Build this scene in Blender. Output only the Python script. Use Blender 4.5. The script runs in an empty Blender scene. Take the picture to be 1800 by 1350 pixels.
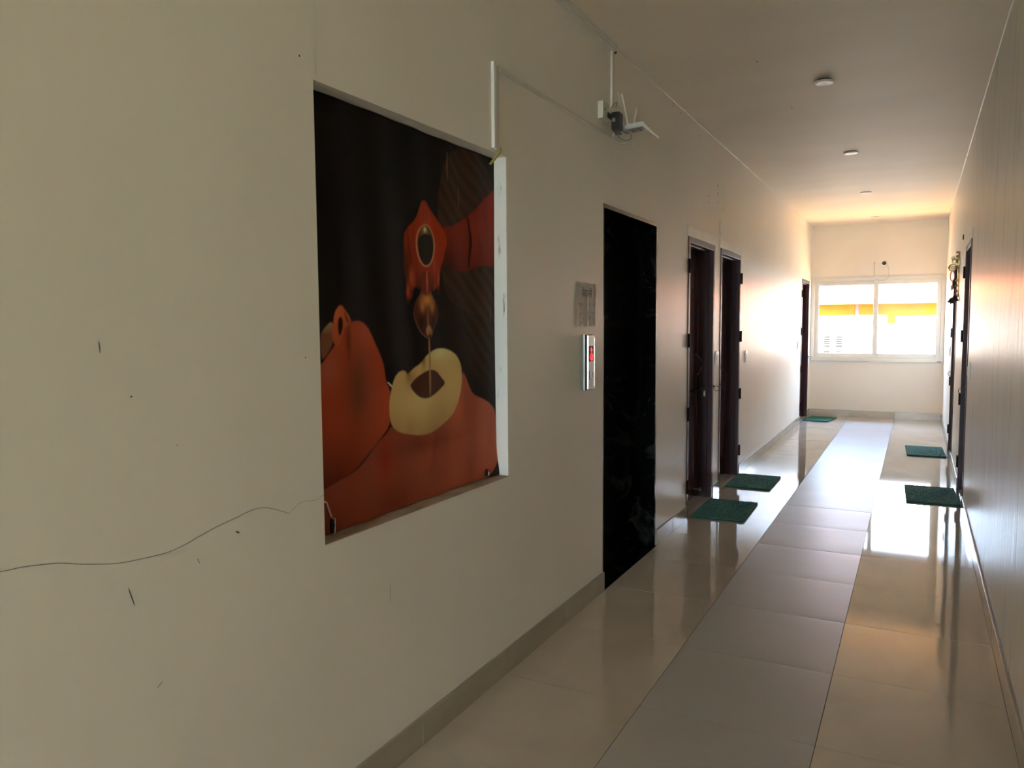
import bpy, bmesh, math, random
import numpy as np
from mathutils import Vector, Matrix

random.seed(7)
rng = np.random.RandomState(11)
SC = bpy.context.scene
COL = SC.collection
PI = math.pi

# ------------------------------------------------------------------ camera
cam_data = bpy.data.cameras.new('camera')
cam = bpy.data.objects.new('camera', cam_data)
COL.objects.link(cam)
cam_data.sensor_width = 36.0
cam_data.lens = 27.10
cam_data.clip_start = 0.02
cam_data.clip_end = 300
cam.matrix_world = Matrix((
    (0.88546724, -0.02924137, 0.46378089, 1.4546),
    (0.46464834, 0.07084993, -0.88265633, 0.0),
    (-0.00704877, 0.99705829, 0.07632224, 1.42),
    (0, 0, 0, 1)))
SC.camera = cam

# ------------------------------------------------------------------ world, sun, exposure
SC.view_settings.view_transform = 'Standard'
SC.view_settings.look = 'None'
SC.view_settings.gamma = 1.0
SC.view_settings.use_curve_mapping = False
SC.view_settings.exposure = 5.15
SKY_HORIZON = (0.74, 0.87, 1.0)
SKY_ZENITH = (0.30, 0.52, 1.0)
SKY_STRENGTH = 1.0
SUN_STRENGTH = 3.6
world = bpy.data.worlds.new('sky')
SC.world = world
world.use_nodes = True
wn, wl = world.node_tree.nodes, world.node_tree.links
wn.clear()
w_out = wn.new('ShaderNodeOutputWorld')
w_bg = wn.new('ShaderNodeBackground')
w_bg.inputs['Strength'].default_value = SKY_STRENGTH
w_tc = wn.new('ShaderNodeTexCoord')
w_sep = wn.new('ShaderNodeSeparateXYZ')
w_ramp = wn.new('ShaderNodeValToRGB')
w_ramp.color_ramp.elements[0].position = 0.0
w_ramp.color_ramp.elements[0].color = (*SKY_HORIZON, 1)
w_ramp.color_ramp.elements[1].position = 0.7
w_ramp.color_ramp.elements[1].color = (*SKY_ZENITH, 1)
wl.new(w_tc.outputs['Generated'], w_sep.inputs[0])
wl.new(w_sep.outputs['Z'], w_ramp.inputs[0])
wl.new(w_ramp.outputs[0], w_bg.inputs['Color'])
wl.new(w_bg.outputs[0], w_out.inputs[0])

sun_data = bpy.data.lights.new('sun', 'SUN')
sun_data.energy = SUN_STRENGTH
sun_data.angle = 0.01
sun_data.color = (1.0, 0.93, 0.82)
sun = bpy.data.objects.new('sun', sun_data)
COL.objects.link(sun)
sun.rotation_euler = Vector((0.55, 0.95, -1.25)).to_track_quat('-Z', 'Y').to_euler()   # high, from behind the building

SC.cycles.use_denoising = True
SC.cycles.max_bounces = 14
SC.cycles.diffuse_bounces = 8
SC.cycles.glossy_bounces = 6
SC.cycles.transparent_max_bounces = 12
SC.cycles.sample_clamp_indirect = 12
SC.cycles.blur_glossy = 0.5

def portal(name, loc, rot, sx, sy):
    d = bpy.data.lights.new(name, 'AREA')
    d.shape = 'RECTANGLE'; d.size = sx; d.size_y = sy
    d.cycles.is_portal = True
    o = bpy.data.objects.new(name, d); COL.objects.link(o)
    o.location = loc; o.rotation_euler = rot

# ------------------------------------------------------------------ sizes of the corridor (metres)
W, H, L, YR = 1.796, 2.872, 12.615, -7.0     # width, height, far end, rear end
TW = 0.24                                    # wall thickness
SK = 0.10                                    # skirting height
TILE0 = 2.680                                # a floor joint; pitch 0.6
NICHE = (1.634, 2.734, 0.807, 2.080)
LIFT = (3.795, 4.735, 0.0, 2.045)
DOORS_L = [(5.468, 6.268, 'near'), (6.480, 7.300, 'far'), (11.540, 12.360, 'near')]
DOORS_R = [(6.700, 7.480, 'far'), (8.930, 9.740, 'far')]
DH = 2.042
WIN = (0.004, 1.792, 0.850, 2.088)
RWIN = (0.05, 1.75, 0.20, 2.35)              # rear window, behind the camera
portal('window_portal', (W / 2, L - 0.01, 1.47), (-PI / 2, 0, 0), 1.7, 1.15)
portal('rear_window_portal', (0.9, YR + 0.02, 1.275), (PI / 2, 0, 0), 1.7, 2.35)

# ------------------------------------------------------------------ materials
MATS = {}
def mat(name, color=(0.8, 0.8, 0.8), rough=0.5, metal=0.0, ior=1.5, emit=None, estr=0.0, coat=0.0, spec=0.5):
    m = bpy.data.materials.new(name); m.use_nodes = True
    b = m.node_tree.nodes['Principled BSDF']
    b.inputs['Base Color'].default_value = (*color, 1)
    b.inputs['Roughness'].default_value = rough
    b.inputs['Metallic'].default_value = metal
    b.inputs['IOR'].default_value = ior
    b.inputs['Coat Weight'].default_value = coat
    b.inputs['Coat Roughness'].default_value = 0.06
    b.inputs['Specular IOR Level'].default_value = spec
    if emit:
        b.inputs['Emission Color'].default_value = (*emit, 1)
        b.inputs['Emission Strength'].default_value = estr
    MATS[name] = m
    return m

def nn(m, kind, **kw):
    n = m.node_tree.nodes.new(kind)
    for k, v in kw.items():
        if hasattr(n, k): setattr(n, k, v)
        else: n.inputs[k].default_value = v
    return n
def ln(m, a, b): m.node_tree.links.new(a, b)
def world_pos(m, scale):
    g = nn(m, 'ShaderNodeNewGeometry'); mp = nn(m, 'ShaderNodeMapping')
    mp.inputs['Scale'].default_value = scale
    ln(m, g.outputs['Position'], mp.inputs['Vector'])
    return mp.outputs['Vector']
def noise_tint(m, scale, c1, c2, lo=0.35, hi=0.65, freq=1.0, detail=4, distort=0.0):
    """base colour wanders between two colours of the thing itself"""
    v = world_pos(m, scale)
    n = nn(m, 'ShaderNodeTexNoise', Scale=freq, Detail=detail, Distortion=distort)
    r = nn(m, 'ShaderNodeValToRGB')
    r.color_ramp.elements[0].position = lo; r.color_ramp.elements[0].color = (*c1, 1)
    r.color_ramp.elements[1].position = hi; r.color_ramp.elements[1].color = (*c2, 1)
    ln(m, v, n.inputs['Vector']); ln(m, n.outputs['Fac'], r.inputs[0])
    ln(m, r.outputs[0], m.node_tree.nodes['Principled BSDF'].inputs['Base Color'])
    return r
def noise_bump(m, scale, strength, dist=0.01, freq=1.0, detail=4, prev=None):
    v = world_pos(m, scale)
    n = nn(m, 'ShaderNodeTexNoise', Scale=freq, Detail=detail)
    b = nn(m, 'ShaderNodeBump', Strength=strength, Distance=dist)
    ln(m, v, n.inputs['Vector']); ln(m, n.outputs['Fac'], b.inputs['Height'])
    if prev is not None: ln(m, prev, b.inputs['Normal'])
    ln(m, b.outputs[0], m.node_tree.nodes['Principled BSDF'].inputs['Normal'])
    return b.outputs[0]

m = mat('wall_paint', rough=0.38, ior=1.5, spec=0.16)
noise_tint(m, (1.3, 1.3, 0.9), (0.82, 0.775, 0.675), (0.86, 0.815, 0.715), detail=3)
a = noise_bump(m, (24, 24, 1.3), 0.25, 0.0018, detail=5)
noise_bump(m, (4, 4, 2.5), 0.2, 0.003, detail=2, prev=a)
m = mat('streaky_wall_paint', rough=0.36, ior=1.5, spec=0.15)
noise_tint(m, (12, 12, 1.7), (0.66, 0.62, 0.54), (0.84, 0.795, 0.695), lo=0.27, hi=0.47, detail=8, distort=1.0)
a = noise_bump(m, (17, 17, 1.5), 0.9, 0.0045, detail=7)
noise_bump(m, (4, 4, 2.5), 0.3, 0.004, detail=2, prev=a)
m = mat('ceiling_paint', rough=0.55, ior=1.45, spec=0.18)
noise_tint(m, (0.8, 1.6, 1), (0.79, 0.70, 0.565), (0.84, 0.755, 0.62), detail=3)
noise_bump(m, (1.7, 16, 1), 0.5, 0.003, detail=5)
m = mat('white_wall_paint', rough=0.5)
noise_tint(m, (2, 2, 2), (0.60, 0.59, 0.54), (0.66, 0.65, 0.60))
m = mat('reveal_putty', rough=0.45)
noise_tint(m, (40, 40, 9), (0.16, 0.15, 0.13), (0.84, 0.86, 0.80), lo=0.27, hi=0.37, detail=6)
m = mat('ledge_putty', rough=0.7)
noise_tint(m, (14, 7, 14), (0.36, 0.25, 0.17), (0.52, 0.44, 0.33), detail=6)
m = mat('band_plaster', rough=0.35)
noise_tint(m, (9, 9, 9), (0.66, 0.65, 0.60), (0.76, 0.75, 0.69))
m = mat('polished_tile', rough=0.04, ior=1.62)
noise_tint(m, (2.2, 1.1, 1), (0.50, 0.43, 0.335), (0.60, 0.53, 0.425), lo=0.3, hi=0.7, detail=7, distort=1.2)
m = mat('matt_tile', rough=0.36, ior=1.5, spec=0.06)
noise_tint(m, (1.6, 2.5, 1), (0.425, 0.40, 0.355), (0.465, 0.44, 0.39), lo=0.25, hi=0.75, detail=3)
noise_bump(m, (2.0, 5, 1), 0.15, 0.0012, detail=1)
v = world_pos(m, (3, 8, 1))
n_ = nn(m, 'ShaderNodeTexNoise', Scale=1.0, Detail=6.0)
r_ = nn(m, 'ShaderNodeMapRange'); r_.inputs['To Min'].default_value = 0.28; r_.inputs['To Max'].default_value = 0.40
ln(m, v, n_.inputs['Vector']); ln(m, n_.outputs['Fac'], r_.inputs[0])
ln(m, r_.outputs[0], m.node_tree.nodes['Principled BSDF'].inputs['Roughness'])
m = mat('skirting_tile', rough=0.24, ior=1.6)
noise_tint(m, (3, 3, 8), (0.37, 0.325, 0.24), (0.43, 0.38, 0.29), detail=5)
m = mat('grout', (0.10, 0.085, 0.065), 0.9)
m = mat('mortar', (0.50, 0.47, 0.41), 0.9)
noise_bump(m, (90, 90, 90), 1.0, 0.004)
m = mat('black_granite', rough=0.09, ior=1.5)
r = noise_tint(m, (5, 5, 5), (0.004, 0.004, 0.004), (0.075, 0.075, 0.07), lo=0.55, hi=0.85, detail=10, distort=2.2)
m = mat('mahogany', rough=0.22, ior=1.5, coat=0.6)
noise_tint(m, (30, 30, 1.2), (0.050, 0.010, 0.011), (0.095, 0.020, 0.021), detail=5)
noise_bump(m, (40, 40, 2), 0.2, 0.001)
m = mat('mahogany_frame', rough=0.45, coat=0.05, spec=0.3)
noise_tint(m, (30, 30, 1.2), (0.033, 0.010, 0.011), (0.060, 0.017, 0.018), detail=5)
mat('hinge_paint', (0.012, 0.004, 0.005), 0.8, spec=0.1)
mat('dark_iron', (0.03, 0.03, 0.03), 0.4, metal=0.6)
mat('chrome', (0.75, 0.75, 0.75), 0.12, metal=1)
mat('lock_steel', (0.42, 0.36, 0.33), 0.35, metal=1)
m = mat('brass', (0.38, 0.25, 0.10), 0.35, metal=1)
mat('dark_bell_metal', (0.10, 0.085, 0.08), 0.35, metal=0.9)
mat('copper_bead', (0.35, 0.12, 0.05), 0.4, metal=0.7)
m = mat('brushed_steel', (0.60, 0.56, 0.53), 0.28, metal=1)
noise_bump(m, (6, 6, 300), 0.2, 0.0006)
mat('steel_plate', (0.68, 0.68, 0.65), 0.16, metal=1)
mat('lift_door_steel', (0.28, 0.28, 0.28), 0.3, metal=1)
mat('panel_grey', (0.20, 0.21, 0.17), 0.35)
mat('gasket', (0.02, 0.02, 0.015), 0.4)
mat('display_black', (0.01, 0.008, 0.008), 0.1)
mat('red_led', (0.3, 0.0, 0.0), 0.4, emit=(1.0, 0.03, 0.04), estr=0.085)
mat('white_plastic', (0.84, 0.83, 0.79), 0.3)
mat('pvc_channel', (0.74, 0.74, 0.70), 0.3)
mat('painted_channel', (0.70, 0.67, 0.60), 0.4)
mat('socket_plastic', (0.60, 0.62, 0.50), 0.35)
mat('black_plastic', (0.012, 0.011, 0.011), 0.3)
mat('grey_print', (0.25, 0.25, 0.25), 0.5)
mat('router_plastic', (0.55, 0.54, 0.50), 0.35)
mat('antenna_plastic', (0.62, 0.58, 0.50), 0.4)
mat('green_led', (0.1, 0.3, 0.1), 0.4, emit=(0.5, 1.0, 0.4), estr=0.08)
mat('cable_grey', (0.22, 0.19, 0.16), 0.5)
mat('cable_white', (0.55, 0.52, 0.46), 0.5)
mat('cable_dark', (0.05, 0.035, 0.03), 0.5)
mat('yellow_wire', (0.42, 0.38, 0.05), 0.4)
mat('lens_black', (0.05, 0.035, 0.028), 0.3)
mat('upvc', (0.70, 0.68, 0.60), 0.28)
mat('lamp_ring', (0.74, 0.70, 0.62), 0.35)
mat('lamp_diffuser', (0.62, 0.58, 0.52), 0.4)
mat('paper', (0.82, 0.79, 0.71), 0.5)
mat('ink', (0.05, 0.045, 0.04), 0.6)
mat('faint_ink', (0.30, 0.27, 0.22), 0.6)
mat('pencil', (0.16, 0.14, 0.12), 0.8)
mat('scuff', (0.86, 0.85, 0.80), 0.6)
mat('hole_dark', (0.07, 0.05, 0.035), 0.8)
mat('pink_cord', (0.72, 0.42, 0.36), 0.6)
mat('black_hole', (0.008, 0.006, 0.005), 0.7)
mat('sticker_paper', (0.62, 0.55, 0.42), 0.5)
m = mat('mat_green', rough=0.85)
noise_tint(m, (260, 260, 260), (0.006, 0.075, 0.052), (0.035, 0.22, 0.155), lo=0.35, hi=0.68, detail=3)
m = mat('mat_backing', (0.008, 0.03, 0.025), 0.8)
m = mat('orange_render', rough=0.9)
noise_tint(m, (0.5, 0.5, 0.5), (0.60, 0.13, 0.006), (0.68, 0.20, 0.012))
m = mat('cream_render', (0.26, 0.24, 0.215), 0.9)
mat('terracotta_roof', (0.46, 0.13, 0.03), 0.9)
mat('shutter_grey', (0.3, 0.3, 0.3), 0.8)
m = mat('louvre_grey', (0.004, 0.004, 0.004), 0.9, spec=0.0)
m = mat('terrace_ground', rough=0.9)
noise_tint(m, (0.4, 0.4, 0.4), (0.60, 0.27, 0.075), (0.66, 0.31, 0.10))
m = mat('rear_bounce_ground', rough=0.9)  # unseen ground behind the camera, toned to tint the light bounced in
noise_tint(m, (0.4, 0.4, 0.4), (0.42, 0.39, 0.28), (0.50, 0.46, 0.34))
mat('slab_concrete', (0.45, 0.43, 0.40), 0.9)
# clear glazing: light passes, reflects a little at its surface
m = bpy.data.materials.new('clear_glass'); m.use_nodes = True; MATS['clear_glass'] = m
m.node_tree.nodes.clear()
o_ = nn(m, 'ShaderNodeOutputMaterial'); t_ = nn(m, 'ShaderNodeBsdfTransparent'); g_ = nn(m, 'ShaderNodeBsdfGlossy', Roughness=0.0)
f_ = nn(m, 'ShaderNodeFresnel', IOR=1.1); x_ = nn(m, 'ShaderNodeMixShader')
t_.inputs['Color'].default_value = (0.95, 0.96, 0.95, 1)
ln(m, f_.outputs[0], x_.inputs[0]); ln(m, t_.outputs[0], x_.inputs[1]); ln(m, g_.outputs[0], x_.inputs[2]); ln(m, x_.outputs[0], o_.inputs[0])
# clear sticky tape over the notice
m = bpy.data.materials.new('clear_tape'); m.use_nodes = True; MATS['clear_tape'] = m
m.node_tree.nodes.clear()
o_ = nn(m, 'ShaderNodeOutputMaterial'); t_ = nn(m, 'ShaderNodeBsdfTransparent'); g_ = nn(m, 'ShaderNodeBsdfGlossy', Roughness=0.35)
f_ = nn(m, 'ShaderNodeFresnel', IOR=1.45); x_ = nn(m, 'ShaderNodeMixShader')
t_.inputs['Color'].default_value = (0.96, 0.95, 0.92, 1)
ln(m, f_.outputs[0], x_.inputs[0]); ln(m, t_.outputs[0], x_.inputs[1]); ln(m, g_.outputs[0], x_.inputs[2]); ln(m, x_.outputs[0], o_.inputs[0])
# printed banner: flat print held as a colour attribute
m = mat('banner_print', rough=0.5, spec=0.08)
at = nn(m, 'ShaderNodeVertexColor'); at.layer_name = 'print'
ln(m, at.outputs['Color'], m.node_tree.nodes['Principled BSDF'].inputs['Base Color'])

# ------------------------------------------------------------------ mesh helpers
def wloc(o):
    v = Vector((0, 0, 0))
    while o is not None:
        v = v + o.location; o = o.parent
    return v
def smooth_angle(me, ang=0.6):
    for p in me.polygons: p.use_smooth = True
    try: me.set_sharp_from_angle(angle=ang)
    except Exception: pass
def obj(name, bm, material, parent=None, smooth=False, mirror=False):
    """link a bmesh (world coordinates) as one object; mirrored across the corridor for the right wall"""
    if mirror:
        for v in bm.verts: v.co.x = W - v.co.x
        bmesh.ops.reverse_faces(bm, faces=bm.faces)
    if parent is not None:
        off = wloc(parent)
        bmesh.ops.translate(bm, verts=bm.verts, vec=-off)
    me = bpy.data.meshes.new(name); bm.to_mesh(me); bm.free()
    me.materials.append(MATS[material])
    if smooth: smooth_angle(me)
    o = bpy.data.objects.new(name, me); COL.objects.link(o); o.parent = parent
    return o
def B(): return bmesh.new()
def box(bm, x0, x1, y0, y1, z0, z1, bev=0.0):
    c = [(x, y, z) for x in sorted((x0, x1)) for y in sorted((y0, y1)) for z in sorted((z0, z1))]
    v = [bm.verts.new(p) for p in c]
    fs = [bm.faces.new([v[i] for i in f]) for f in ((0, 1, 3, 2), (4, 6, 7, 5), (0, 4, 5, 1), (2, 3, 7, 6), (0, 2, 6, 4), (1, 5, 7, 3))]
    if bev > 0:
        es = list({e for f in fs for e in f.edges})
        bmesh.ops.bevel(bm, geom=es, offset=bev, segments=2, affect='EDGES', profile=0.6)
    return bm
def Bx(*a, **k): return box(B(), *a, **k)
def tube(bm, pts, r, n=8, closed=False):
    pts = [Vector(p) for p in pts]; rings = []
    N = len(pts)
    up = Vector((0.13, 0.27, 1)).normalized()
    for i, p in enumerate(pts):
        if closed: t = pts[(i + 1) % N] - pts[i - 1]
        else: t = pts[min(i + 1, N - 1)] - pts[max(i - 1, 0)]
        t.normalize()
        a = t.cross(up)
        if a.length < 1e-4: a = t.cross(Vector((1, 0, 0)))
        a.normalize(); b = t.cross(a)
        rr = r[i] if isinstance(r, (list, tuple)) else r
        rings.append([bm.verts.new(p + a * math.cos(2 * PI * k / n) * rr + b * math.sin(2 * PI * k / n) * rr) for k in range(n)])
    for i in range(N if closed else N - 1):
        A_, B_ = rings[i], rings[(i + 1) % N]
        for k in range(n): bm.faces.new((A_[k], A_[(k + 1) % n], B_[(k + 1) % n], B_[k]))
    if not closed:
        bm.faces.new(rings[0][::-1]); bm.faces.new(rings[-1])
    bmesh.ops.recalc_face_normals(bm, faces=bm.faces)
    return bm
def lathe(bm, prof, origin, axis='z', n=32):
    """prof: (radius, height) pairs, closed at both ends"""
    o = Vector(origin); rings = []
    for r, h in prof:
        ring = []
        for k in range(n):
            c, s = math.cos(2 * PI * k / n) * r, math.sin(2 * PI * k / n) * r
            p = {'z': (c, s, h), 'x': (h, c, s), 'y': (c, h, s)}[axis]
            ring.append(bm.verts.new(o + Vector(p)))
        rings.append(ring)
    for A_, B_ in zip(rings, rings[1:]):
        for k in range(n): bm.faces.new((A_[k], A_[(k + 1) % n], B_[(k + 1) % n], B_[k]))
    bm.faces.new(rings[0]); bm.faces.new(rings[-1])
    bmesh.ops.recalc_face_normals(bm, faces=bm.faces)
    return bm
def ring_pts(c, r, plane='xz', n=20, a0=0, a1=2 * PI):
    out = []
    full = abs(a1 - a0 - 2 * PI) < 1e-6
    for k in range(n):
        t = a0 + (a1 - a0) * k / (n if full else n - 1)
        d = {'xz': (math.cos(t), 0, math.sin(t)), 'yz': (0, math.cos(t), math.sin(t)), 'xy': (math.cos(t), math.sin(t), 0)}[plane]
        out.append(Vector(c) + Vector(d) * r)
    return out
def prism(bm, poly, x0, x1):
    """polygon of (y, z) extruded along x"""
    a = [bm.verts.new((x0, y, z)) for y, z in poly]; b = [bm.verts.new((x1, y, z)) for y, z in poly]
    bm.faces.new(a); bm.faces.new(b)
    for i in range(len(poly)):
        j = (i + 1) % len(poly); bm.faces.new((a[i], a[j], b[j], b[i]))
    bmesh.ops.recalc_face_normals(bm, faces=bm.faces)
    return bm
def tagit(o, label=None, cat=None, group=None, kind=None):
    for k, v in (('label', label), ('category', cat), ('group', group), ('kind', kind)):
        if v: o[k] = v
    return o
def thing(name, loc, label, cat, group=None, kind=None):
    o = bpy.data.objects.new(name, None); COL.objects.link(o); o.location = loc
    o.empty_display_size = 0.1
    return tagit(o, label, cat, group, kind)
def chaikin(pts, it=2):
    for _ in range(it):
        q = []
        for i in range(len(pts)):
            a, b = pts[i], pts[(i + 1) % len(pts)]
            q += [(0.75 * a[0] + 0.25 * b[0], 0.75 * a[1] + 0.25 * b[1]), (0.25 * a[0] + 0.75 * b[0], 0.25 * a[1] + 0.75 * b[1])]
        pts = q
    return pts
def catmull(pts, sub=6):
    P_ = [Vector(p) for p in pts]; out = []
    for i in range(len(P_) - 1):
        p0, p1, p2, p3 = P_[max(i - 1, 0)], P_[i], P_[i + 1], P_[min(i + 2, len(P_) - 1)]
        for k in range(sub):
            t = k / sub
            out.append(0.5 * ((2 * p1) + (p2 - p0) * t + (2 * p0 - 5 * p1 + 4 * p2 - p3) * t * t + (3 * p1 - p0 - 3 * p2 + p3) * t ** 3))
    out.append(P_[-1])
    return out

def wall_panel(name, x_front, x_back, u0, u1, z0, z1, holes, material='wall_paint', axis='y'):
    """a wall slab with rectangular holes; u runs along the wall"""
    us = sorted({u0, u1, *[h[0] for h in holes], *[h[1] for h in holes]})
    zs = sorted({z0, z1, *[max(h[2], z0) for h in holes], *[h[3] for h in holes]})
    bm = B(); cache = {}
    def V(x, u, z):
        k = (x, u, z)
        if k not in cache: cache[k] = bm.verts.new((x, u, z) if axis == 'y' else (u, x, z))
        return cache[k]
    def solid(i, j):
        if i < 0 or j < 0 or i >= len(us) - 1 or j >= len(zs) - 1: return False
        cu, cz = (us[i] + us[i + 1]) / 2, (zs[j] + zs[j + 1]) / 2
        return not any(h[0] < cu < h[1] and h[2] < cz < h[3] for h in holes)
    for i in range(len(us) - 1):
        for j in range(len(zs) - 1):
            if not solid(i, j): continue
            a, b, c, d = us[i], us[i + 1], zs[j], zs[j + 1]
            for x in (x_front, x_back): bm.faces.new((V(x, a, c), V(x, b, c), V(x, b, d), V(x, a, d)))
            if not solid(i - 1, j): bm.faces.new((V(x_front, a, c), V(x_front, a, d), V(x_back, a, d), V(x_back, a, c)))
            if not solid(i + 1, j): bm.faces.new((V(x_front, b, c), V(x_front, b, d), V(x_back, b, d), V(x_back, b, c)))
            if not solid(i, j - 1): bm.faces.new((V(x_front, a, c), V(x_front, b, c), V(x_back, b, c), V(x_back, a, c)))
            if not solid(i, j + 1): bm.faces.new((V(x_front, a, d), V(x_front, b, d), V(x_back, b, d), V(x_back, a, d)))
    bmesh.ops.recalc_face_normals(bm, faces=bm.faces)
    return obj(name, bm, material)

# ================================================================== the setting
holesL = [NICHE, (LIFT[0], LIFT[1], -1, LIFT[3])] + [(d[0], d[1], -1, DH) for d in DOORS_L]
holesR = [(d[0], d[1], -1, DH) for d in DOORS_R]
wallL = tagit(wall_panel('wall_left', 0, -TW, YR, L + TW, 0, H, holesL), kind='structure')
wallR = tagit(wall_panel('wall_right', W, W + TW, YR, L + TW, 0, H, holesR, 'streaky_wall_paint'), kind='structure')
wallB = tagit(wall_panel('wall_back', L, L + TW, 0, W, 0, H, [(WIN[0], WIN[1], WIN[2], WIN[3])], axis='x'), kind='structure')
wallF = tagit(wall_panel('wall_front', YR, YR - TW, 0, W, 0, H, [RWIN], axis='x'), kind='structure')
ceil = tagit(obj('ceiling', Bx(-TW, W + TW, YR - TW, L + TW, H, H + 0.15), 'ceiling_paint'), kind='structure')
floor = tagit(obj('floor', Bx(-TW, W + TW, YR - TW, L + TW, -0.15, -0.012), 'grout'), kind='structure')
# pale bead along the joint of wall and ceiling
tr = B()
tube(tr, [(0.002, 3.95, H - 0.002), (0.002, L, H - 0.002)], 0.003, 6)
tube(tr, [(W - 0.002, YR, H - 0.002), (W - 0.002, L, H - 0.002)], 0.004, 6)
tagit(obj('trim_1', tr, 'band_plaster'), kind='structure')

# niche: back plate and lined reveals belong to the left wall
obj('niche_back', Bx(-TW, -0.075, *NICHE), 'white_wall_paint', wallL)
obj('niche_reveal', Bx(-0.075, -0.0005, NICHE[1] - 0.004, NICHE[1], NICHE[2] + 0.003, NICHE[3]), 'reveal_putty', wallL)['label'] = 'white smudged plaster of the recess side'
obj('niche_ledge', Bx(-0.075, 0.001, NICHE[0], NICHE[1], NICHE[2], NICHE[2] + 0.003), 'ledge_putty', wallL)['label'] = 'brown stained bottom ledge of the recess'

# floor tiles: polished, matt, polished in three rows
GAP = 0.0012
def tile_mesh(w, l, pillow):
    bm = B()
    nx, ny = (4, 12) if pillow else (1, 1)
    xs = np.linspace(-w / 2, w / 2, nx + 1); ys = np.linspace(-l / 2, l / 2, ny + 1)
    if pillow: ys = np.array([-1, -.985, -.95, -.88, -.75, -.4, 0, .4, .75, .88, .95, .985, 1]) * l / 2
    g = []
    for x in xs:
        row = []
        for y in ys:
            e = max(0.0, abs(y) / (l / 2) - 0.72) / 0.28
            z = -0.0011 * e ** 2 if pillow else 0
            row.append(bm.verts.new((x, y, z)))
        g.append(row)
    for i in range(len(xs) - 1):
        for j in range(len(ys) - 1): bm.faces.new((g[i][j], g[i + 1][j], g[i + 1][j + 1], g[i][j + 1]))
    ring = [g[i][0] for i in range(len(xs))] + [g[-1][j] for j in range(1, len(ys))] + [g[i][-1] for i in range(len(xs) - 2, -1, -1)] + [g[0][j] for j in range(len(ys) - 2, 0, -1)]
    lo = [bm.verts.new((v.co.x, v.co.y, -0.0118)) for v in ring]
    for i in range(len(ring)):
        j = (i + 1) % len(ring); bm.faces.new((ring[j], ring[i], lo[i], lo[j]))
    bm.faces.new(lo[::-1])
    me = bpy.data.meshes.new('tile')
    bm.to_mesh(me); bm.free()
    smooth_angle(me, 0.5)
    return me
COLS = [(0.010, 0.5765, 'polished_tile', False), (0.5765, 1.190, 'matt_tile', True), (1.190, W - 0.012, 'polished_tile', False)]
kmin = int(math.floor((YR - TILE0) / 0.6)); kmax = int(math.ceil((L - TILE0) / 0.6))
for ci, (a, b, mm, pil) in enumerate(COLS):
    cache = {}
    for k in range(kmin, kmax):
        y0 = max(TILE0 + 0.6 * k, YR + 0.001); y1 = min(TILE0 + 0.6 * (k + 1), L - 0.012)
        if y1 - y0 < 0.03: continue
        key = round(y1 - y0, 4)
        if key not in cache:
            cache[key] = tile_mesh(b - a - 2 * GAP, y1 - y0 - 2 * GAP, pil); cache[key].materials.append(MATS[mm])
        o = bpy.data.objects.new('tile', cache[key]); COL.objects.link(o); o.parent = floor
        o.location = ((a + b) / 2, (y0 + y1) / 2, random.uniform(-0.0004, 0.0004))
        o.rotation_euler = (random.uniform(-1, 1) * 0.0006, random.uniform(-1, 1) * 0.0006, 0)

# skirting of tile pieces on a mortar bed
def skirting(name, runs):
    """runs: (axis, wall coordinate, direction into the room, start, end)"""
    bed = B()
    for ax, w, d, s, e in runs:
        if ax == 'y': box(bed, w + d * 0.0005, w + d * 0.004, s, e, 0.0, SK + 0.002)
        else: box(bed, s, e, w + d * 0.0005, w + d * 0.004, 0.0, SK + 0.002)
    root = tagit(obj(name, bed, 'mortar'), kind='structure')
    for ax, w, d, s, e in runs:
        cuts = [s] + [c for c in (TILE0 + 0.6 * k for k in range(-17, 18)) if s + 0.04 < c < e - 0.04] + [e] if ax == 'y' else [s, 0.5765, 1.19, e]
        for a, b in zip(cuts, cuts[1:]):
            j = random.uniform(0, 0.0012); top = SK + random.uniform(-0.0015, 0.0015)
            if ax == 'y': bm = Bx(w + d * 0.004, w + d * (0.0115 + j), a + 0.001, b - 0.001, 0.0005, top, bev=0.0012)
            else: bm = Bx(a + 0.001, b - 0.001, w + d * 0.004, w + d * (0.0115 + j), 0.0005, top, bev=0.0012)
            obj('skirting_tile', bm, 'skirting_tile', root)
skirting('baseboard_left', [('y', 0, 1, YR, LIFT[0]), ('y', 0, 1, LIFT[1], DOORS_L[0][0]), ('y', 0, 1, DOORS_L[0][1], DOORS_L[1][0]),
                            ('y', 0, 1, DOORS_L[1][1], DOORS_L[2][0]), ('y', 0, 1, DOORS_L[2][1], L)])
skirting('baseboard_right', [('y', W, -1, YR, DOORS_R[0][0]), ('y', W, -1, DOORS_R[0][1], DOORS_R[1][0]), ('y', W, -1, DOORS_R[1][1], L)])
skirting('baseboard_back', [('x', L, -1, 0.013, W - 0.013)])

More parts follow.
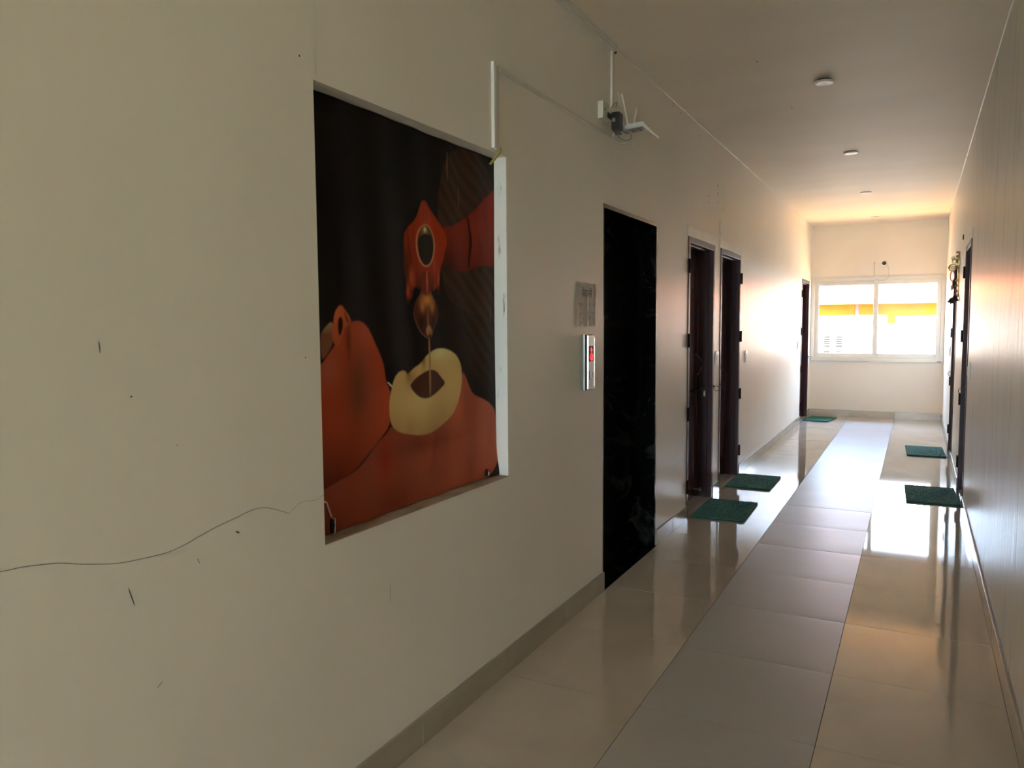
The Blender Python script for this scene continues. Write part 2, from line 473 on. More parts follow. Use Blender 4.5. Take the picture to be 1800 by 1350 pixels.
# ------------------------------------------------------------------ far window
def frame_ring(bm, x0, x1, z0, z1, y0, y1, w, bev=0.003):
    box(bm, x0, x0 + w, y0, y1, z0, z1, bev); box(bm, x1 - w, x1, y0, y1, z0, z1, bev)
    box(bm, x0 + w, x1 - w, y0, y1, z0, z0 + w, bev); box(bm, x0 + w, x1 - w, y0, y1, z1 - w, z1, bev)
win = tagit(obj('window_1', (lambda b: (frame_ring(b, *WIN[:2], WIN[2], WIN[3], L - 0.006, L + 0.09, 0.050), b)[1])(B()), 'upvc'), kind='structure')
win['label'] = 'wide white two-pane sliding window filling the far end of the corridor'
def sash(x0, x1, y0, y1):
    z0, z1 = WIN[2] + 0.045, WIN[3] - 0.045
    b = B(); frame_ring(b, x0, x1, z0, z1, y0, y1, 0.062)
    s = obj('sash', b, 'upvc', win)
    g = B(); frame_ring(g, x0 + 0.058, x1 - 0.058, z0 + 0.058, z1 - 0.058, y0 + 0.006, y1 - 0.006, 0.006, 0.001)
    obj('gasket', g, 'gasket', s)
    obj('pane', Bx(x0 + 0.058, x1 - 0.058, (y0 + y1) / 2 - 0.002, (y0 + y1) / 2 + 0.002, z0 + 0.058, z1 - 0.058), 'clear_glass', s)
    return s
sL = sash(WIN[0] + 0.042, 0.928, L + 0.046, L + 0.076)
sR = sash(0.866, WIN[1] - 0.042, L + 0.008, L + 0.038)
obj('sill_lip', Bx(WIN[0], WIN[1], L - 0.022, L, WIN[2] - 0.010, WIN[2] + 0.010, bev=0.003), 'upvc', win)
obj('drain_cap', Bx(1.715, 1.768, L - 0.030, L - 0.022, WIN[2] - 0.008, WIN[2] + 0.008, bev=0.002), 'grey_print', win)['label'] = 'small grey cap under the right corner'
t = B(); tube(t, [(1.640, L + 0.004, 1.425), (1.715, L + 0.004, 1.475)], 0.005, 6)
obj('latch', t, 'white_plastic', sR)
# cable moulding over the window
tm = B(); box(tm, 0.0, W, L - 0.012, L, 2.094, 2.112, 0.002)
tagit(obj('trim_2', tm, 'painted_channel'), kind='structure')

# rear window behind the camera
rw = B(); frame_ring(rw, RWIN[0], RWIN[1], RWIN[2], RWIN[3], YR - 0.08, YR - 0.02, 0.05)
rwin = tagit(obj('window_2', rw, 'upvc'), kind='structure')
obj('pane', Bx(RWIN[0] + 0.045, RWIN[1] - 0.045, YR - 0.052, YR - 0.048, RWIN[2] + 0.045, RWIN[3] - 0.045), 'clear_glass', rwin)

# ------------------------------------------------------------------ doors
def arch_panel(y0, y1, z0, z1, rise, n=14):
    """panel outline with an arched top"""
    pts = [(y0, z0), (y1, z0)]
    for k in range(n + 1):
        t = k / n; y = y1 + (y0 - y1) * t
        s = math.sin(PI * t)
        pts.append((y, z1 - rise + rise * (s ** 1.6)))
    return pts
def raised(bm, poly, x0, x1, inset):
    """raised field: outline at x0, inset face at x1"""
    cy = sum(p[0] for p in poly) / len(poly); cz = sum(p[1] for p in poly) / len(poly)
    ys = [p[0] for p in poly]; zs = [p[1] for p in poly]
    sy = 1 - 2 * inset / (max(ys) - min(ys)); sz = 1 - 2 * inset / (max(zs) - min(zs))
    my, mz = (max(ys) + min(ys)) / 2, (max(zs) + min(zs)) / 2
    a = [bm.verts.new((x0, y, z)) for y, z in poly]
    b = [bm.verts.new((x1, my + (y - my) * sy, mz + (z - mz) * sz)) for y, z in poly]
    for i in range(len(poly)):
        j = (i + 1) % len(poly); bm.faces.new((a[i], a[j], b[j], b[i]))
    bm.faces.new(b); bm.faces.new(a)
    bmesh.ops.recalc_face_normals(bm, faces=bm.faces)
def loop_bead(bm, poly, x, r):
    tube(bm, [(x, y, z) for y, z in poly], r, 6, closed=True)

def make_door(idx, y0, y1, hinge_side, right, label):
    mir = right
    root = bpy.data.objects.new('door_%d' % idx, None); COL.objects.link(root)
    root.location = (W if right else 0, (y0 + y1) / 2, 0)
    tagit(root, label, None, None, 'structure')
    def P(name, bm, material, parent=root, smooth=False): return obj(name, bm, material, parent, smooth, mirror=mir)
    f = B()
    for (xa, xb, wd) in ((-0.034, 0.006, 0.046), (-0.072, -0.034, 0.056), (-0.112, -0.072, 0.048), (-0.20, -0.112, 0.064)):
        box(f, xa, xb, y0 + 0.001, y0 + wd, 0.006, DH - 0.001, 0.003)
        box(f, xa, xb, y1 - wd, y1 - 0.001, 0.006, DH - 0.001, 0.003)
        box(f, xa, xb, y0 + wd, y1 - wd, DH - wd, DH - 0.001, 0.003)
    P('frame', f, 'mahogany_frame')
    P('threshold', Bx(-TW, -0.001, y0 + 0.0005, y1 - 0.0005, -0.011, 0.010, bev=0.002), 'polished_tile')
    # door leaf with arched upper panel, lock panel and lower panel
    a, b = y0 + 0.05, y1 - 0.05
    leaf = P('leaf', Bx(-0.152, -0.118, a, b, 0.014, DH - 0.05, bev=0.003), 'mahogany')
    pa, pb = a + 0.11, b - 0.11
    for nm, poly in (('upper_panel', arch_panel(pa, pb, 0.885, 1.945, 0.13)), ('lower_panel', [(pa, 0.20), (pb, 0.20), (pb, 0.775), (pa, 0.775)])):
        q = B(); raised(q, poly, -0.1185, -0.108, 0.028); P(nm, q, 'mahogany', leaf)
        q = B(); loop_bead(q, poly, -0.117, 0.007); P('moulding', q, 'mahogany', leaf, True)
    # hinge blocks on the edge of the frame
    hy = y0 if hinge_side == 'near' else y1
    for z in (1.83, 1.30, 0.77, 0.24):
        h = B()
        s = -1 if hinge_side == 'near' else 1
        box(h, 0.004, 0.012, hy - s * 0.03, hy + s * (0.012 if s > 0 else 0.004), z - 0.047, z + 0.047, 0.002)
        tube(h, [(0.012, hy + s * 0.008, z - 0.05), (0.012, hy + s * 0.008, z + 0.05)], 0.007, 10)
        P('hinge', h, 'hinge_paint', root)
    # ring latch on the outer frame, opposite the hinges
    ly = y1 - 0.018 if hinge_side == 'near' else y0 + 0.018
    g = B(); lathe(g, [(0.011, 0.0), (0.011, 0.004), (0.005, 0.006), (0.005, 0.014), (0.0005, 0.015)], (0.006, ly, 0.915), 'x', 14)
    st = P('latch_plate', g, 'dark_iron', root, True)
    g = B(); tube(g, ring_pts((0.034, ly, 0.898), 0.021, 'xz', 26), 0.0024, 8, closed=True)
    P('latch_ring', g, 'dark_iron', st, True)
    # bolt and pull on the leaf
    hb = y1 - 0.09 if hinge_side == 'near' else y0 + 0.09
    g = B(); box(g, -0.118, -0.112, hb - 0.016, hb + 0.016, 0.86, 1.02, 0.002)
    tube(g, [(-0.112, hb, 0.875), (-0.085, hb, 0.885), (-0.078, hb, 0.92), (-0.078, hb, 0.96), (-0.085, hb, 0.995), (-0.112, hb, 1.005)], 0.006, 8)
    P('handle', g, 'dark_iron', leaf, True)
    return root, leaf
LD = ['dark red panelled door just beyond the lift, with padlock', 'dark red panelled door between the two wall switches on the left', 'narrow-looking dark red door at the far left corner by the window']
RD = ['dark door on the right wall nearest the viewer', 'dark door on the right wall under the hanging brass bell']
doors = []
for i, (a, b, hs) in enumerate(DOORS_L): doors.append(make_door(i + 1, a, b, hs, False, LD[i]))
for i, (a, b, hs) in enumerate(DOORS_R): doors.append(make_door(i + 4, a, b, hs, True, RD[i]))
for i, (root, leaf) in enumerate(doors[:2] + doors[3:4]):
    a, b = [(DOORS_L[0]), (DOORS_L[1]), (DOORS_R[0])][i][:2]
    obj('lintel_band', Bx(0.0005, 0.005, a - 0.03, b + 0.02, DH + 0.002, DH + 0.072, bev=0.0015), 'band_plaster', root, mirror=(i == 2))
# things fixed to the first door
r1, leaf1 = doors[0]
q = B(); box(q, -0.107, -0.1055, 5.80, 5.925, 1.752, 1.872); st = obj('sticker', q, 'sticker_paper', leaf1); st['label'] = 'cream paper sticker with dark marks'
q = B()
for (y, z, w_, h_) in ((5.885, 1.842, .03, .014), (5.90, 1.815, .02, .010), (5.865, 1.80, .035, .008), (5.895, 1.785, .016, .012)):
    box(q, -0.1055, -0.105, y - w_ / 2, y + w_ / 2, z - h_ / 2, z + h_ / 2)
obj('sticker_mark', q, 'ink', st)
q = B(); lathe(q, [(0.034, 0.0), (0.034, 0.003)], (-0.118, 6.165, 1.935), 'x', 6); obj('number_disc', q, 'lock_steel', leaf1)
q = B(); tube(q, catmull([(-0.117, 6.175, 1.175), (-0.095, 6.195, 1.150), (-0.080, 6.225, 1.115), (-0.080, 6.222, 1.075), (-0.095, 6.200, 1.03), (-0.110, 6.178, 0.995)], 6), 0.0026, 6)
obj('wire', q, 'cable_grey', leaf1, True)
q = B(); box(q, -0.060, -0.046, 6.190, 6.226, 0.835, 0.880, 0.003); tube(q, [(-0.053, 6.196, 0.878), (-0.053, 6.196, 0.900), (-0.053, 6.208, 0.910), (-0.053, 6.220, 0.900), (-0.053, 6.220, 0.878)], 0.003, 8)
lk = obj('padlock', q, 'lock_steel', r1, True)
q = B(); tube(q, [(-0.10, 6.18, 0.915), (-0.053, 6.20, 0.908), (-0.050, 6.222, 0.908)], 0.005, 8); obj('bolt', q, 'dark_iron', r1, True)
q = B(); tube(q, [(-0.118, 6.15, 0.085), (-0.075, 6.15, 0.085)], 0.008, 10); tube(q, [(-0.075, 6.15, 0.085), (-0.055, 6.15, 0.085)], 0.016, 12); obj('door_stop', q, 'lock_steel', leaf1, True)

# ------------------------------------------------------------------ lift opening
y0, y1, _, zt = LIFT
lift = thing('lift_entrance', (0, (y0 + y1) / 2, 0), 'tall lift opening lined with polished black granite', 'lift')
D_ = 0.42
obj('jamb', Bx(-D_, 0.001, y1 - 0.022, y1 - 0.0005, 0.0, zt - 0.0005, bev=0.001), 'black_granite', lift)
obj('jamb', Bx(-D_, 0.001, y0 + 0.0005, y0 + 0.012, 0.0, zt - 0.0005, bev=0.001), 'black_granite', lift)
obj('head', Bx(-D_, 0.001, y0 + 0.012, y1 - 0.022, zt - 0.022, zt - 0.0005, bev=0.001), 'black_granite', lift)
obj('sill', Bx(-D_, 0.008, y0 + 0.0005, y1 - 0.0005, -0.0115, 0.0005), 'black_granite', lift)
for k in range(2):
    a = y0 + 0.012 + k * 0.453
    dl = obj('door_panel', Bx(-D_ + 0.01 * k, -D_ + 0.03 + 0.01 * k, a, a + 0.453, 0.004, zt - 0.024, bev=0.002), 'lift_door_steel', lift)
ls = B(); box(ls, -D_ - 0.03, -D_, y0, y1, -0.012, zt); box(ls, -D_, -TW, y0 - 0.04, y0, -0.012, zt); box(ls, -D_, -TW, y1, y1 + 0.04, -0.012, zt); box(ls, -D_ - 0.03, -TW, y0 - 0.04, y1 + 0.04, zt, zt + 0.04); box(ls, -D_ - 0.03, -TW, y0, y1, -0.05, -0.013)
obj('lift_shaft', ls, 'slab_concrete', wallL)

# ------------------------------------------------------------------ outside the far window
tagit(obj('ground', Bx(-60, 60, 6.0, 90, -3.6, -3.4), 'terrace_ground'), kind='structure')
tagit(obj('ground', Bx(-60, 60, -60, 5.99, -3.6, -3.4), 'rear_bounce_ground'), kind='structure')
sb = B(); box(sb, -0.6, W + 0.6, YR - 2.6, YR - TW - 0.001, 2.95, 3.1)  # unseen slab added over the rear window to keep the sun out
tagit(obj('unseen_sun_shield', sb, 'slab_concrete'), kind='structure')
nb = thing('neighbouring_building', (0.6, 20.6, -3.4), 'sunlit pale building wall outside the window, with two louvred vents', 'building')
wb = B()
box(wb, -9.0, 0.74, 20.6, 23.0, -3.4, 1.60); box(wb, 0.742, 0.98, 20.6, 23.0, -3.4, 1.38); box(wb, 0.982, 11.0, 20.6, 23.0, -3.4, 1.58)
obj('wall', wb, 'cream_render', nb)
for cx_ in (-0.53, -0.25):
    fr = obj('vent', Bx(cx_ - 0.085, cx_ + 0.085, 20.590, 20.599, 0.66, 1.10), 'cream_render', nb)
    for z in (1.065, 1.010, 0.955, 0.900, 0.845, 0.700):
        obj('louvre_slot', Bx(cx_ - 0.07, cx_ + 0.07, 20.580, 20.5895, z - 0.011, z + 0.011), 'louvre_grey', fr)
ob = thing('orange_building', (0.3, 27, -3.4), 'orange painted building beyond the pale wall outside the window', 'building')
wb = B(); box(wb, -1.42, -0.34, 27, 31, -3.4, 2.07); box(wb, -0.22, 1.95, 27, 31, -3.4, 2.08)
obj('wall', wb, 'orange_render', ob)
wb = B(); box(wb, -0.336, -0.224, 27.05, 27.2, -3.4, 2.06, 0.01); box(wb, 0.20, 0.34, 26.93, 26.999, -3.4, 1.98, 0.01)
obj('pilaster', wb, 'cream_render', ob)
wb = B()
rv = [(26.0, 2.045), (31.5, 4.6), (37.0, 2.05), (37.0, 1.95), (31.5, 4.5), (26.0, 1.985)]
ra = [wb.verts.new((-6.0, y, z)) for y, z in rv]; rb_ = [wb.verts.new((7.5, y, z)) for y, z in rv]
wb.faces.new(ra); wb.faces.new(rb_)
for i in range(6): wb.faces.new((ra[i], ra[(i + 1) % 6], rb_[(i + 1) % 6], rb_[i]))
bmesh.ops.recalc_face_normals(wb, faces=wb.faces)
obj('roof', wb, 'terracotta_roof', ob)

# ------------------------------------------------------------------ wall marks (cracks, scratches, plug holes)
def ribbon(name, pts, w, material, x=0.0004):
    bm = B(); pts = catmull([(0, a, b) for a, b in pts], 5)
    prev = None
    for i, p in enumerate(pts):
        t = (pts[min(i + 1, len(pts) - 1)] - pts[max(i - 1, 0)]).normalized()
        n = Vector((0, -t.z, t.y)) * w / 2
        cur = (bm.verts.new((x, p.y + n.y, p.z + n.z)), bm.verts.new((x, p.y - n.y, p.z - n.z)))
        if prev: bm.faces.new((prev[0], prev[1], cur[1], cur[0]))
        prev = cur
    bmesh.ops.solidify(bm, geom=bm.faces, thickness=0.0003)
    return obj(name, bm, material, wallL)
c = ribbon('crack', [(0.60, 0.998), (0.70, 0.990), (0.775, 0.982), (0.81, 0.98), (0.845, 0.975), (0.882, 0.968), (0.921, 0.955), (0.962, 0.943), (1.005, 0.933), (1.05, 0.928), (1.122, 0.924), (1.163, 0.928), (1.201, 0.936), (1.258, 0.949), (1.317, 0.957), (1.361, 0.964), (1.407, 0.964), (1.446, 0.951), (1.498, 0.928)], 0.0010, 'pencil')
c['label'] = 'long thin wavy dark line running from the recess across the left wall'
ribbon('crack', [(1.498, 0.928), (1.517, 0.938), (1.547, 0.949), (1.6, 0.943), (1.633, 0.951)], 0.0007, 'pencil')
ribbon('crack', [(1.648, 2.091), (1.645, 2.14), (1.651, 2.20), (1.647, 2.29), (1.652, 2.40)], 0.0012, 'painted_channel')
for a, b, mm_ in (((1.026, 0.874), (1.039, 0.832), 'scuff'), ((1.252, 0.682), (1.249, 0.652), 'scuff'), ((0.986, 1.393), (0.988, 1.37), 'scuff'), ((1.318, 0.924), (1.328, 0.918), 'hole_dark'),
                  ((1.203, 0.888), (1.208, 0.876), 'pencil'), ((1.085, 0.632), (1.098, 0.640), 'pencil'), ((1.93, 0.60), (1.928, 0.55), 'pencil')):
    ribbon('scratch', [a, b], 0.0016 if mm_ != 'hole_dark' else 0.003, mm_)
ribbon('scratch', [(3.12, 0.86), (3.17, 0.90), (3.22, 0.86), (3.25, 0.80)], 0.0012, 'painted_channel')
ribbon('scratch', [(2.78, 0.945), (2.86, 0.95), (2.93, 0.93)], 0.0012, 'painted_channel')
for y, z, r_ in ((1.161, 1.158, 0.0014), (1.576, 1.337, 0.002), (1.053, 1.276, 0.0022), (1.584, 2.127, 0.0028), (6.351, 2.524, 0.010), (6.353, 2.462, 0.010), (6.358, 2.392, 0.007), (6.05, 2.400, 0.007),
                 (6.054, 2.351, 0.006), (6.55, 2.505, 0.006), (6.55, 2.36, 0.007), (5.052, 2.850, 0.005), (5.056, 2.835, 0.005), (5.244, 2.835, 0.006), (5.75, 2.79, 0.005)):
    q = B(); lathe(q, [(r_ * 0.8, -0.001), (r_, 0.0003), (r_ * 0.7, 0.0008)], (0, y, z), 'x', 10)
    obj('plug_hole', q, 'hole_dark', wallL)
# ceiling marks
for x, y in ((0.62, 4.55), (0.66, 5.6)):
    q = B(); lathe(q, [(0.006, 0.0), (0.004, -0.001)], (x, y, H), 'z', 10); obj('plug_hole', q, 'hole_dark', ceil)

# ------------------------------------------------------------------ printed banner in the recess
POSTER = {
 'BROWN': [(0.701,1.27),(1.12,1.263),(1.109,0.649),(0.874,0.648),(0.687,0.74)],
 'HAND': [(0.603,1.041),(0.62,1.038),(0.634,1.022),(0.665,1.001),(0.701,0.975),(0.723,0.954),(0.743,0.928),(0.746,0.903),(0.73,0.878),(0.724,0.845),(0.705,0.82),(0.7,0.779),(0.692,0.755),(0.677,0.742),(0.651,0.729),(0.63,0.736),(0.567,0.734),(0.544,0.745),(0.527,0.732),(0.529,0.713),(0.516,0.694),(0.503,0.709),(0.497,0.746),(0.486,0.784),(0.483,0.836),(0.485,0.91),(0.5,0.934),(0.537,0.961),(0.554,0.976),(0.571,1.007),(0.586,1.033)],
 'ARM': [(0.701,0.963),(0.761,0.966),(0.808,0.981),(0.857,1.003),(0.907,1.028),(0.959,1.06),(1.012,1.1),(1.067,1.129),(1.114,1.156),(1.108,0.845),(1.052,0.841),(1.007,0.843),(0.945,0.835),(0.877,0.811),(0.82,0.81),(0.742,0.814),(0.712,0.824)],
 'CUFF': [(0.886,1.021),(0.903,1.019),(0.914,0.969),(0.926,0.928),(0.912,0.875),(0.903,0.828),(0.89,0.829),(0.897,0.874),(0.905,0.926),(0.899,0.972)],
 'RIM': [(0.611,0.962),(0.639,0.957),(0.66,0.935),(0.672,0.905),(0.671,0.873),(0.658,0.84),(0.635,0.819),(0.614,0.812),(0.59,0.814),(0.566,0.832),(0.552,0.864),(0.548,0.897),(0.558,0.929),(0.58,0.95)],
 'INNER': [(0.611,0.958),(0.634,0.952),(0.654,0.933),(0.664,0.904),(0.663,0.872),(0.651,0.844),(0.632,0.824),(0.613,0.818),(0.593,0.82),(0.573,0.838),(0.56,0.866),(0.557,0.898),(0.566,0.926),(0.584,0.946)],
 'DARKIN': [(0.607,0.928),(0.642,0.928),(0.659,0.904),(0.658,0.872),(0.647,0.844),(0.629,0.826),(0.613,0.82),(0.594,0.824),(0.575,0.839),(0.564,0.865),(0.563,0.891),(0.576,0.915)],
 'SPOUT': [(0.579,0.804),(0.635,0.807),(0.637,0.752),(0.643,0.717),(0.675,0.69),(0.684,0.658),(0.674,0.625),(0.651,0.601),(0.64,0.574),(0.618,0.566),(0.594,0.574),(0.57,0.587),(0.547,0.618),(0.532,0.648),(0.539,0.687),(0.57,0.719),(0.583,0.754)],
 'NECK': [(0.584,0.799),(0.633,0.801),(0.633,0.736),(0.629,0.716),(0.587,0.715),(0.58,0.754)],
 'TEAR': [(0.619,0.616),(0.637,0.602),(0.64,0.582),(0.622,0.574),(0.604,0.58),(0.601,0.6)],
 'STREAM': [(0.616,0.57),(0.625,0.569),(0.629,0.473),(0.627,0.363),(0.618,0.364),(0.617,0.474)],
 'DOUGH': [(0.463,0.461),(0.482,0.459),(0.491,0.445),(0.527,0.465),(0.57,0.48),(0.595,0.503),(0.634,0.52),(0.679,0.53),(0.733,0.527),(0.788,0.508),(0.823,0.475),(0.836,0.433),(0.831,0.38),(0.805,0.321),(0.768,0.276),(0.699,0.25),(0.62,0.23),(0.557,0.231),(0.485,0.245),(0.429,0.259),(0.394,0.284),(0.384,0.321),(0.385,0.367),(0.398,0.406),(0.414,0.441),(0.44,0.459)],
 'HOLE': [(0.504,0.408),(0.526,0.423),(0.557,0.439),(0.613,0.457),(0.664,0.452),(0.697,0.426),(0.73,0.402),(0.696,0.384),(0.642,0.363),(0.598,0.355),(0.561,0.363),(0.531,0.382)],
 'HEADBAND': [(0.065,0.588),(0.087,0.608),(0.12,0.629),(0.125,0.581),(0.11,0.546),(0.074,0.513),(0.066,0.519)],
 'FACE': [(0.072,0.504),(0.092,0.524),(0.124,0.552),(0.147,0.587),(0.185,0.62),(0.218,0.626),(0.247,0.626),(0.281,0.61),(0.305,0.578),(0.33,0.54),(0.354,0.5),(0.364,0.467),(0.368,0.434),(0.391,0.396),(0.392,0.353),(0.387,0.288),(0.352,0.259),(0.299,0.227),(0.237,0.192),(0.188,0.163),(0.132,0.153),(0.065,0.14),(0.043,0.144),(0.057,0.502)],
 'EAR': [(0.153,0.674),(0.163,0.67),(0.176,0.655),(0.192,0.64),(0.201,0.625),(0.186,0.613),(0.167,0.604),(0.16,0.583),(0.15,0.559),(0.138,0.545),(0.127,0.554),(0.117,0.572),(0.115,0.59),(0.123,0.628),(0.128,0.649),(0.14,0.666)],
 'EARIN': [(0.152,0.641),(0.161,0.631),(0.163,0.613),(0.156,0.592),(0.148,0.58),(0.141,0.595),(0.14,0.616),(0.143,0.632)],
 'EARIN2': [(0.167,0.655),(0.174,0.649),(0.184,0.631),(0.191,0.622),(0.184,0.621),(0.174,0.631)],
 'CHEST': [(0.043,0.135),(0.069,0.141),(0.132,0.152),(0.197,0.164),(0.257,0.195),(0.309,0.232),(0.373,0.263),(0.39,0.284),(0.429,0.283),(0.558,0.253),(0.633,0.244),(0.74,0.275),(0.805,0.344),(0.836,0.437),(0.855,0.428),(0.887,0.383),(0.919,0.343),(0.994,0.321),(1.059,0.291),(1.101,0.252),(1.104,-0.05),(0.054,-0.028),(0.037,-0.023)],
 'CORD': [(0.373,0.43),(0.381,0.429),(0.409,0.41),(0.402,0.407)],
 'LINE0': [(0.83,1.122),(0.833,1.122),(0.835,1.046),(0.832,1.046)],
 'LINE1': [(1.064,0.689),(1.068,0.689),(1.057,0.616),(1.054,0.616)],
 'LINE2': [(0.752,1.234),(0.757,1.235),(0.754,1.128),(0.75,1.128)]}

NY_, NZ_ = 400, 460
PW, PH = 1.100, 1.270
uu, vv = np.meshgrid(np.linspace(0.0, PW, NY_ + 1), np.linspace(0.0, PH, NZ_ + 1), indexing='ij')
def inside(poly):
    poly = chaikin([tuple(q) for q in poly], 2)
    du, dv = PW / NY_ * 0.33, PH / NZ_ * 0.33
    return sum(hit(poly, uu + a * du, vv + b * dv).astype(float) for a, b in ((-1, -1), (1, -1), (-1, 1), (1, 1), (0, 0))) / 5
def hit(poly, uu, vv):
    r = np.zeros(uu.shape, bool); n = len(poly)
    for i in range(n):
        (x1, y1), (x2, y2) = poly[i], poly[(i + 1) % n]
        if y1 == y2: continue
        c = ((y1 > vv) != (y2 > vv)) & (uu < (x2 - x1) * (vv - y1) / (y2 - y1) + x1)
        r ^= c
    return r
def blur(a, n=1):
    for _ in range(n):
        b = np.pad(a, 1, mode='edge'); a = (b[:-2, 1:-1] + b[2:, 1:-1] + b[1:-1, :-2] + b[1:-1, 2:] + 4 * b[1:-1, 1:-1]) / 8
    return a
def srgb(c):
    c = np.array(c, float) / 255; return np.where(c <= 0.04045, c / 12.92, ((c + 0.055) / 1.055) ** 2.4)
LIFT_ = np.array([2.9, 2.75, 2.3])
img = np.zeros(uu.shape + (3,))
def C_(c): return np.minimum(srgb(c) * LIFT_, 0.85)
def g(cu, cv, ru, rv): return np.exp(-(((uu - cu) / ru) ** 2 + ((vv - cv) / rv) ** 2))
def vnoise(su, sv, seed):
    r = np.random.RandomState(seed); a = r.rand(int(PW * su) + 3, int(PH * sv) + 3)
    x, y = uu * su, vv * sv; i, j = x.astype(int), y.astype(int); fx, fy = x - i, y - j
    fx, fy = fx * fx * (3 - 2 * fx), fy * fy * (3 - 2 * fy)
    return a[i, j] * (1 - fx) * (1 - fy) + a[i + 1, j] * fx * (1 - fy) + a[i, j + 1] * (1 - fx) * fy + a[i + 1, j + 1] * fx * fy
def mixc(base, w, c): return base * (1 - w[..., None]) + C_(c) * w[..., None]
def lay(name, field, soft=1, amount=1.0):
    global img
    k = blur(inside(POSTER[name]).astype(float), soft)[..., None] * amount
    img = img * (1 - k) + field * k
full = np.ones(uu.shape)
bg = mixc(np.zeros(uu.shape + (3,)), full, (11, 7, 5))
bg = mixc(bg, np.clip((uu - 0.62) * 4, 0, 1) * 0.9 * np.clip(1.2 - vv * 0.4, 0, 1), (27, 19, 14))
img = bg.copy()
leaf_ = 0.5 + 0.5 * np.sin((uu * 0.8 + vv * 1.0) * 95 + 6 * vnoise(6, 6, 3))
br = mixc(bg, full * 0.75, (36, 24, 18)); br = mixc(br, leaf_ * 0.45 * np.clip((vv - 0.5) * 3, 0, 1), (52, 34, 26))
lay('BROWN', br, 6)
wv = np.clip((uu - 0.8) * 5, 0, 1) * np.clip((0.86 - vv) * 5, 0, 1) * np.clip((vv - 0.30) * 3, 0, 1)
img = mixc(img, wv * (0.15 + 0.45 * leaf_), (54, 38, 27))
arm = mixc(bg, full, (84, 26, 19)); arm = mixc(arm, np.clip((0.90 - vv) * 5, 0, 1), (50, 22, 15)); arm = mixc(arm, g(0.95, 0.98, 0.12, 0.06) * 0.6, (96, 34, 27))
arm = mixc(arm, g(0.745, 0.80, 0.07, 0.09) * 0.9, (32, 16, 11))
lay('ARM', arm, 2)
lay('CUFF', mixc(bg, full, (24, 10, 7)), 1, 0.85)
sp = mixc(bg, full, (54, 24, 13)); sp = mixc(sp, g(0.613, 0.70, 0.035, 0.02), (138, 92, 42)); sp = mixc(sp, g(0.583, 0.676, 0.014, 0.02) * 0.8, (128, 84, 44)); sp = mixc(sp, g(0.645, 0.676, 0.014, 0.02) * 0.8, (128, 84, 44))
sp = mixc(sp, g(0.575, 0.62, 0.02, 0.03) * 0.8, (24, 10, 6)); sp = mixc(sp, g(0.655, 0.61, 0.018, 0.03) * 0.8, (24, 10, 6)); sp = mixc(sp, g(0.615, 0.63, 0.006, 0.04) * 0.7, (118, 66, 36))
lay('SPOUT', sp, 1)
for q_ in ('SPOUT',):
    e_ = inside(POSTER[q_]).astype(float); e_ = np.clip(blur(e_, 2) * (1 - blur(e_, 2)) * 3.2, 0, 1) * np.clip((0.70 - vv) * 8, 0, 1); img = mixc(img, e_ * 0.55, (120, 78, 52))
hand = mixc(bg, full, (104, 32, 13)); hand = mixc(hand, np.clip((0.88 - vv) * 6, 0, 1) * 0.75, (74, 26, 14)); hand = mixc(hand, g(0.62, 0.97, 0.03, 0.03) * 0.5, (132, 46, 22))
fold = (0.5 + 0.5 * np.sin(uu * 210 + np.sin(vv * 22) * 2.2)) * np.clip((0.58 - uu) * 12, 0, 1)
hand = mixc(hand, fold * 0.55, (52, 18, 10)); hand = mixc(hand, g(0.50, 0.80, 0.035, 0.09) * 0.75, (44, 17, 10)); 
hand = mixc(hand, np.clip((0.80 - vv) * 12, 0, 1) * ((uu > 0.548) & (uu < 0.655)), (40, 14, 9))
for (a_, b_) in ((0.602, 0.985), (0.622, 0.982)): hand = mixc(hand, g(a_, b_, 0.003, 0.022) * 0.8, (48, 15, 9))
lay('HAND', hand, 1)
hd = img.copy()
img = mixc(img, g(0.525, 0.775, 0.013, 0.03) * 0.8, (124, 50, 26)); img = mixc(img, g(0.503, 0.725, 0.008, 0.022) * 0.9, (130, 44, 24)); img = mixc(img, g(0.667, 0.822, 0.012, 0.028) * 0.9, (120, 42, 22)); img = mixc(img, g(0.69, 0.775, 0.006, 0.03) * 0.8, (124, 56, 34))
nk = mixc(bg, full, (78, 24, 14)); nk = mixc(nk, g(0.614, 0.77, 0.004, 0.05), (150, 70, 40)); nk = mixc(nk, g(0.565, 0.78, 0.012, 0.09) * 0.7, (34, 11, 7)); lay('NECK', nk, 1)
lay('RIM', mixc(bg, full, (136, 84, 58)), 1)
inn = mixc(bg, full, (44, 26, 15)); inn = mixc(inn, g(0.608, 0.936, 0.03, 0.02) * 0.8, (98, 72, 40)); inn = mixc(inn, g(0.607, 0.941, 0.008, 0.008), (225, 190, 130)); lay('INNER', inn, 1)
lay('DARKIN', mixc(bg, full, (21, 15, 10)), 1)
lay('TEAR', mixc(bg, full, (120, 82, 54)), 1)
img = mixc(img, g(0.626, 0.570, 0.008, 0.018), (28, 11, 8))
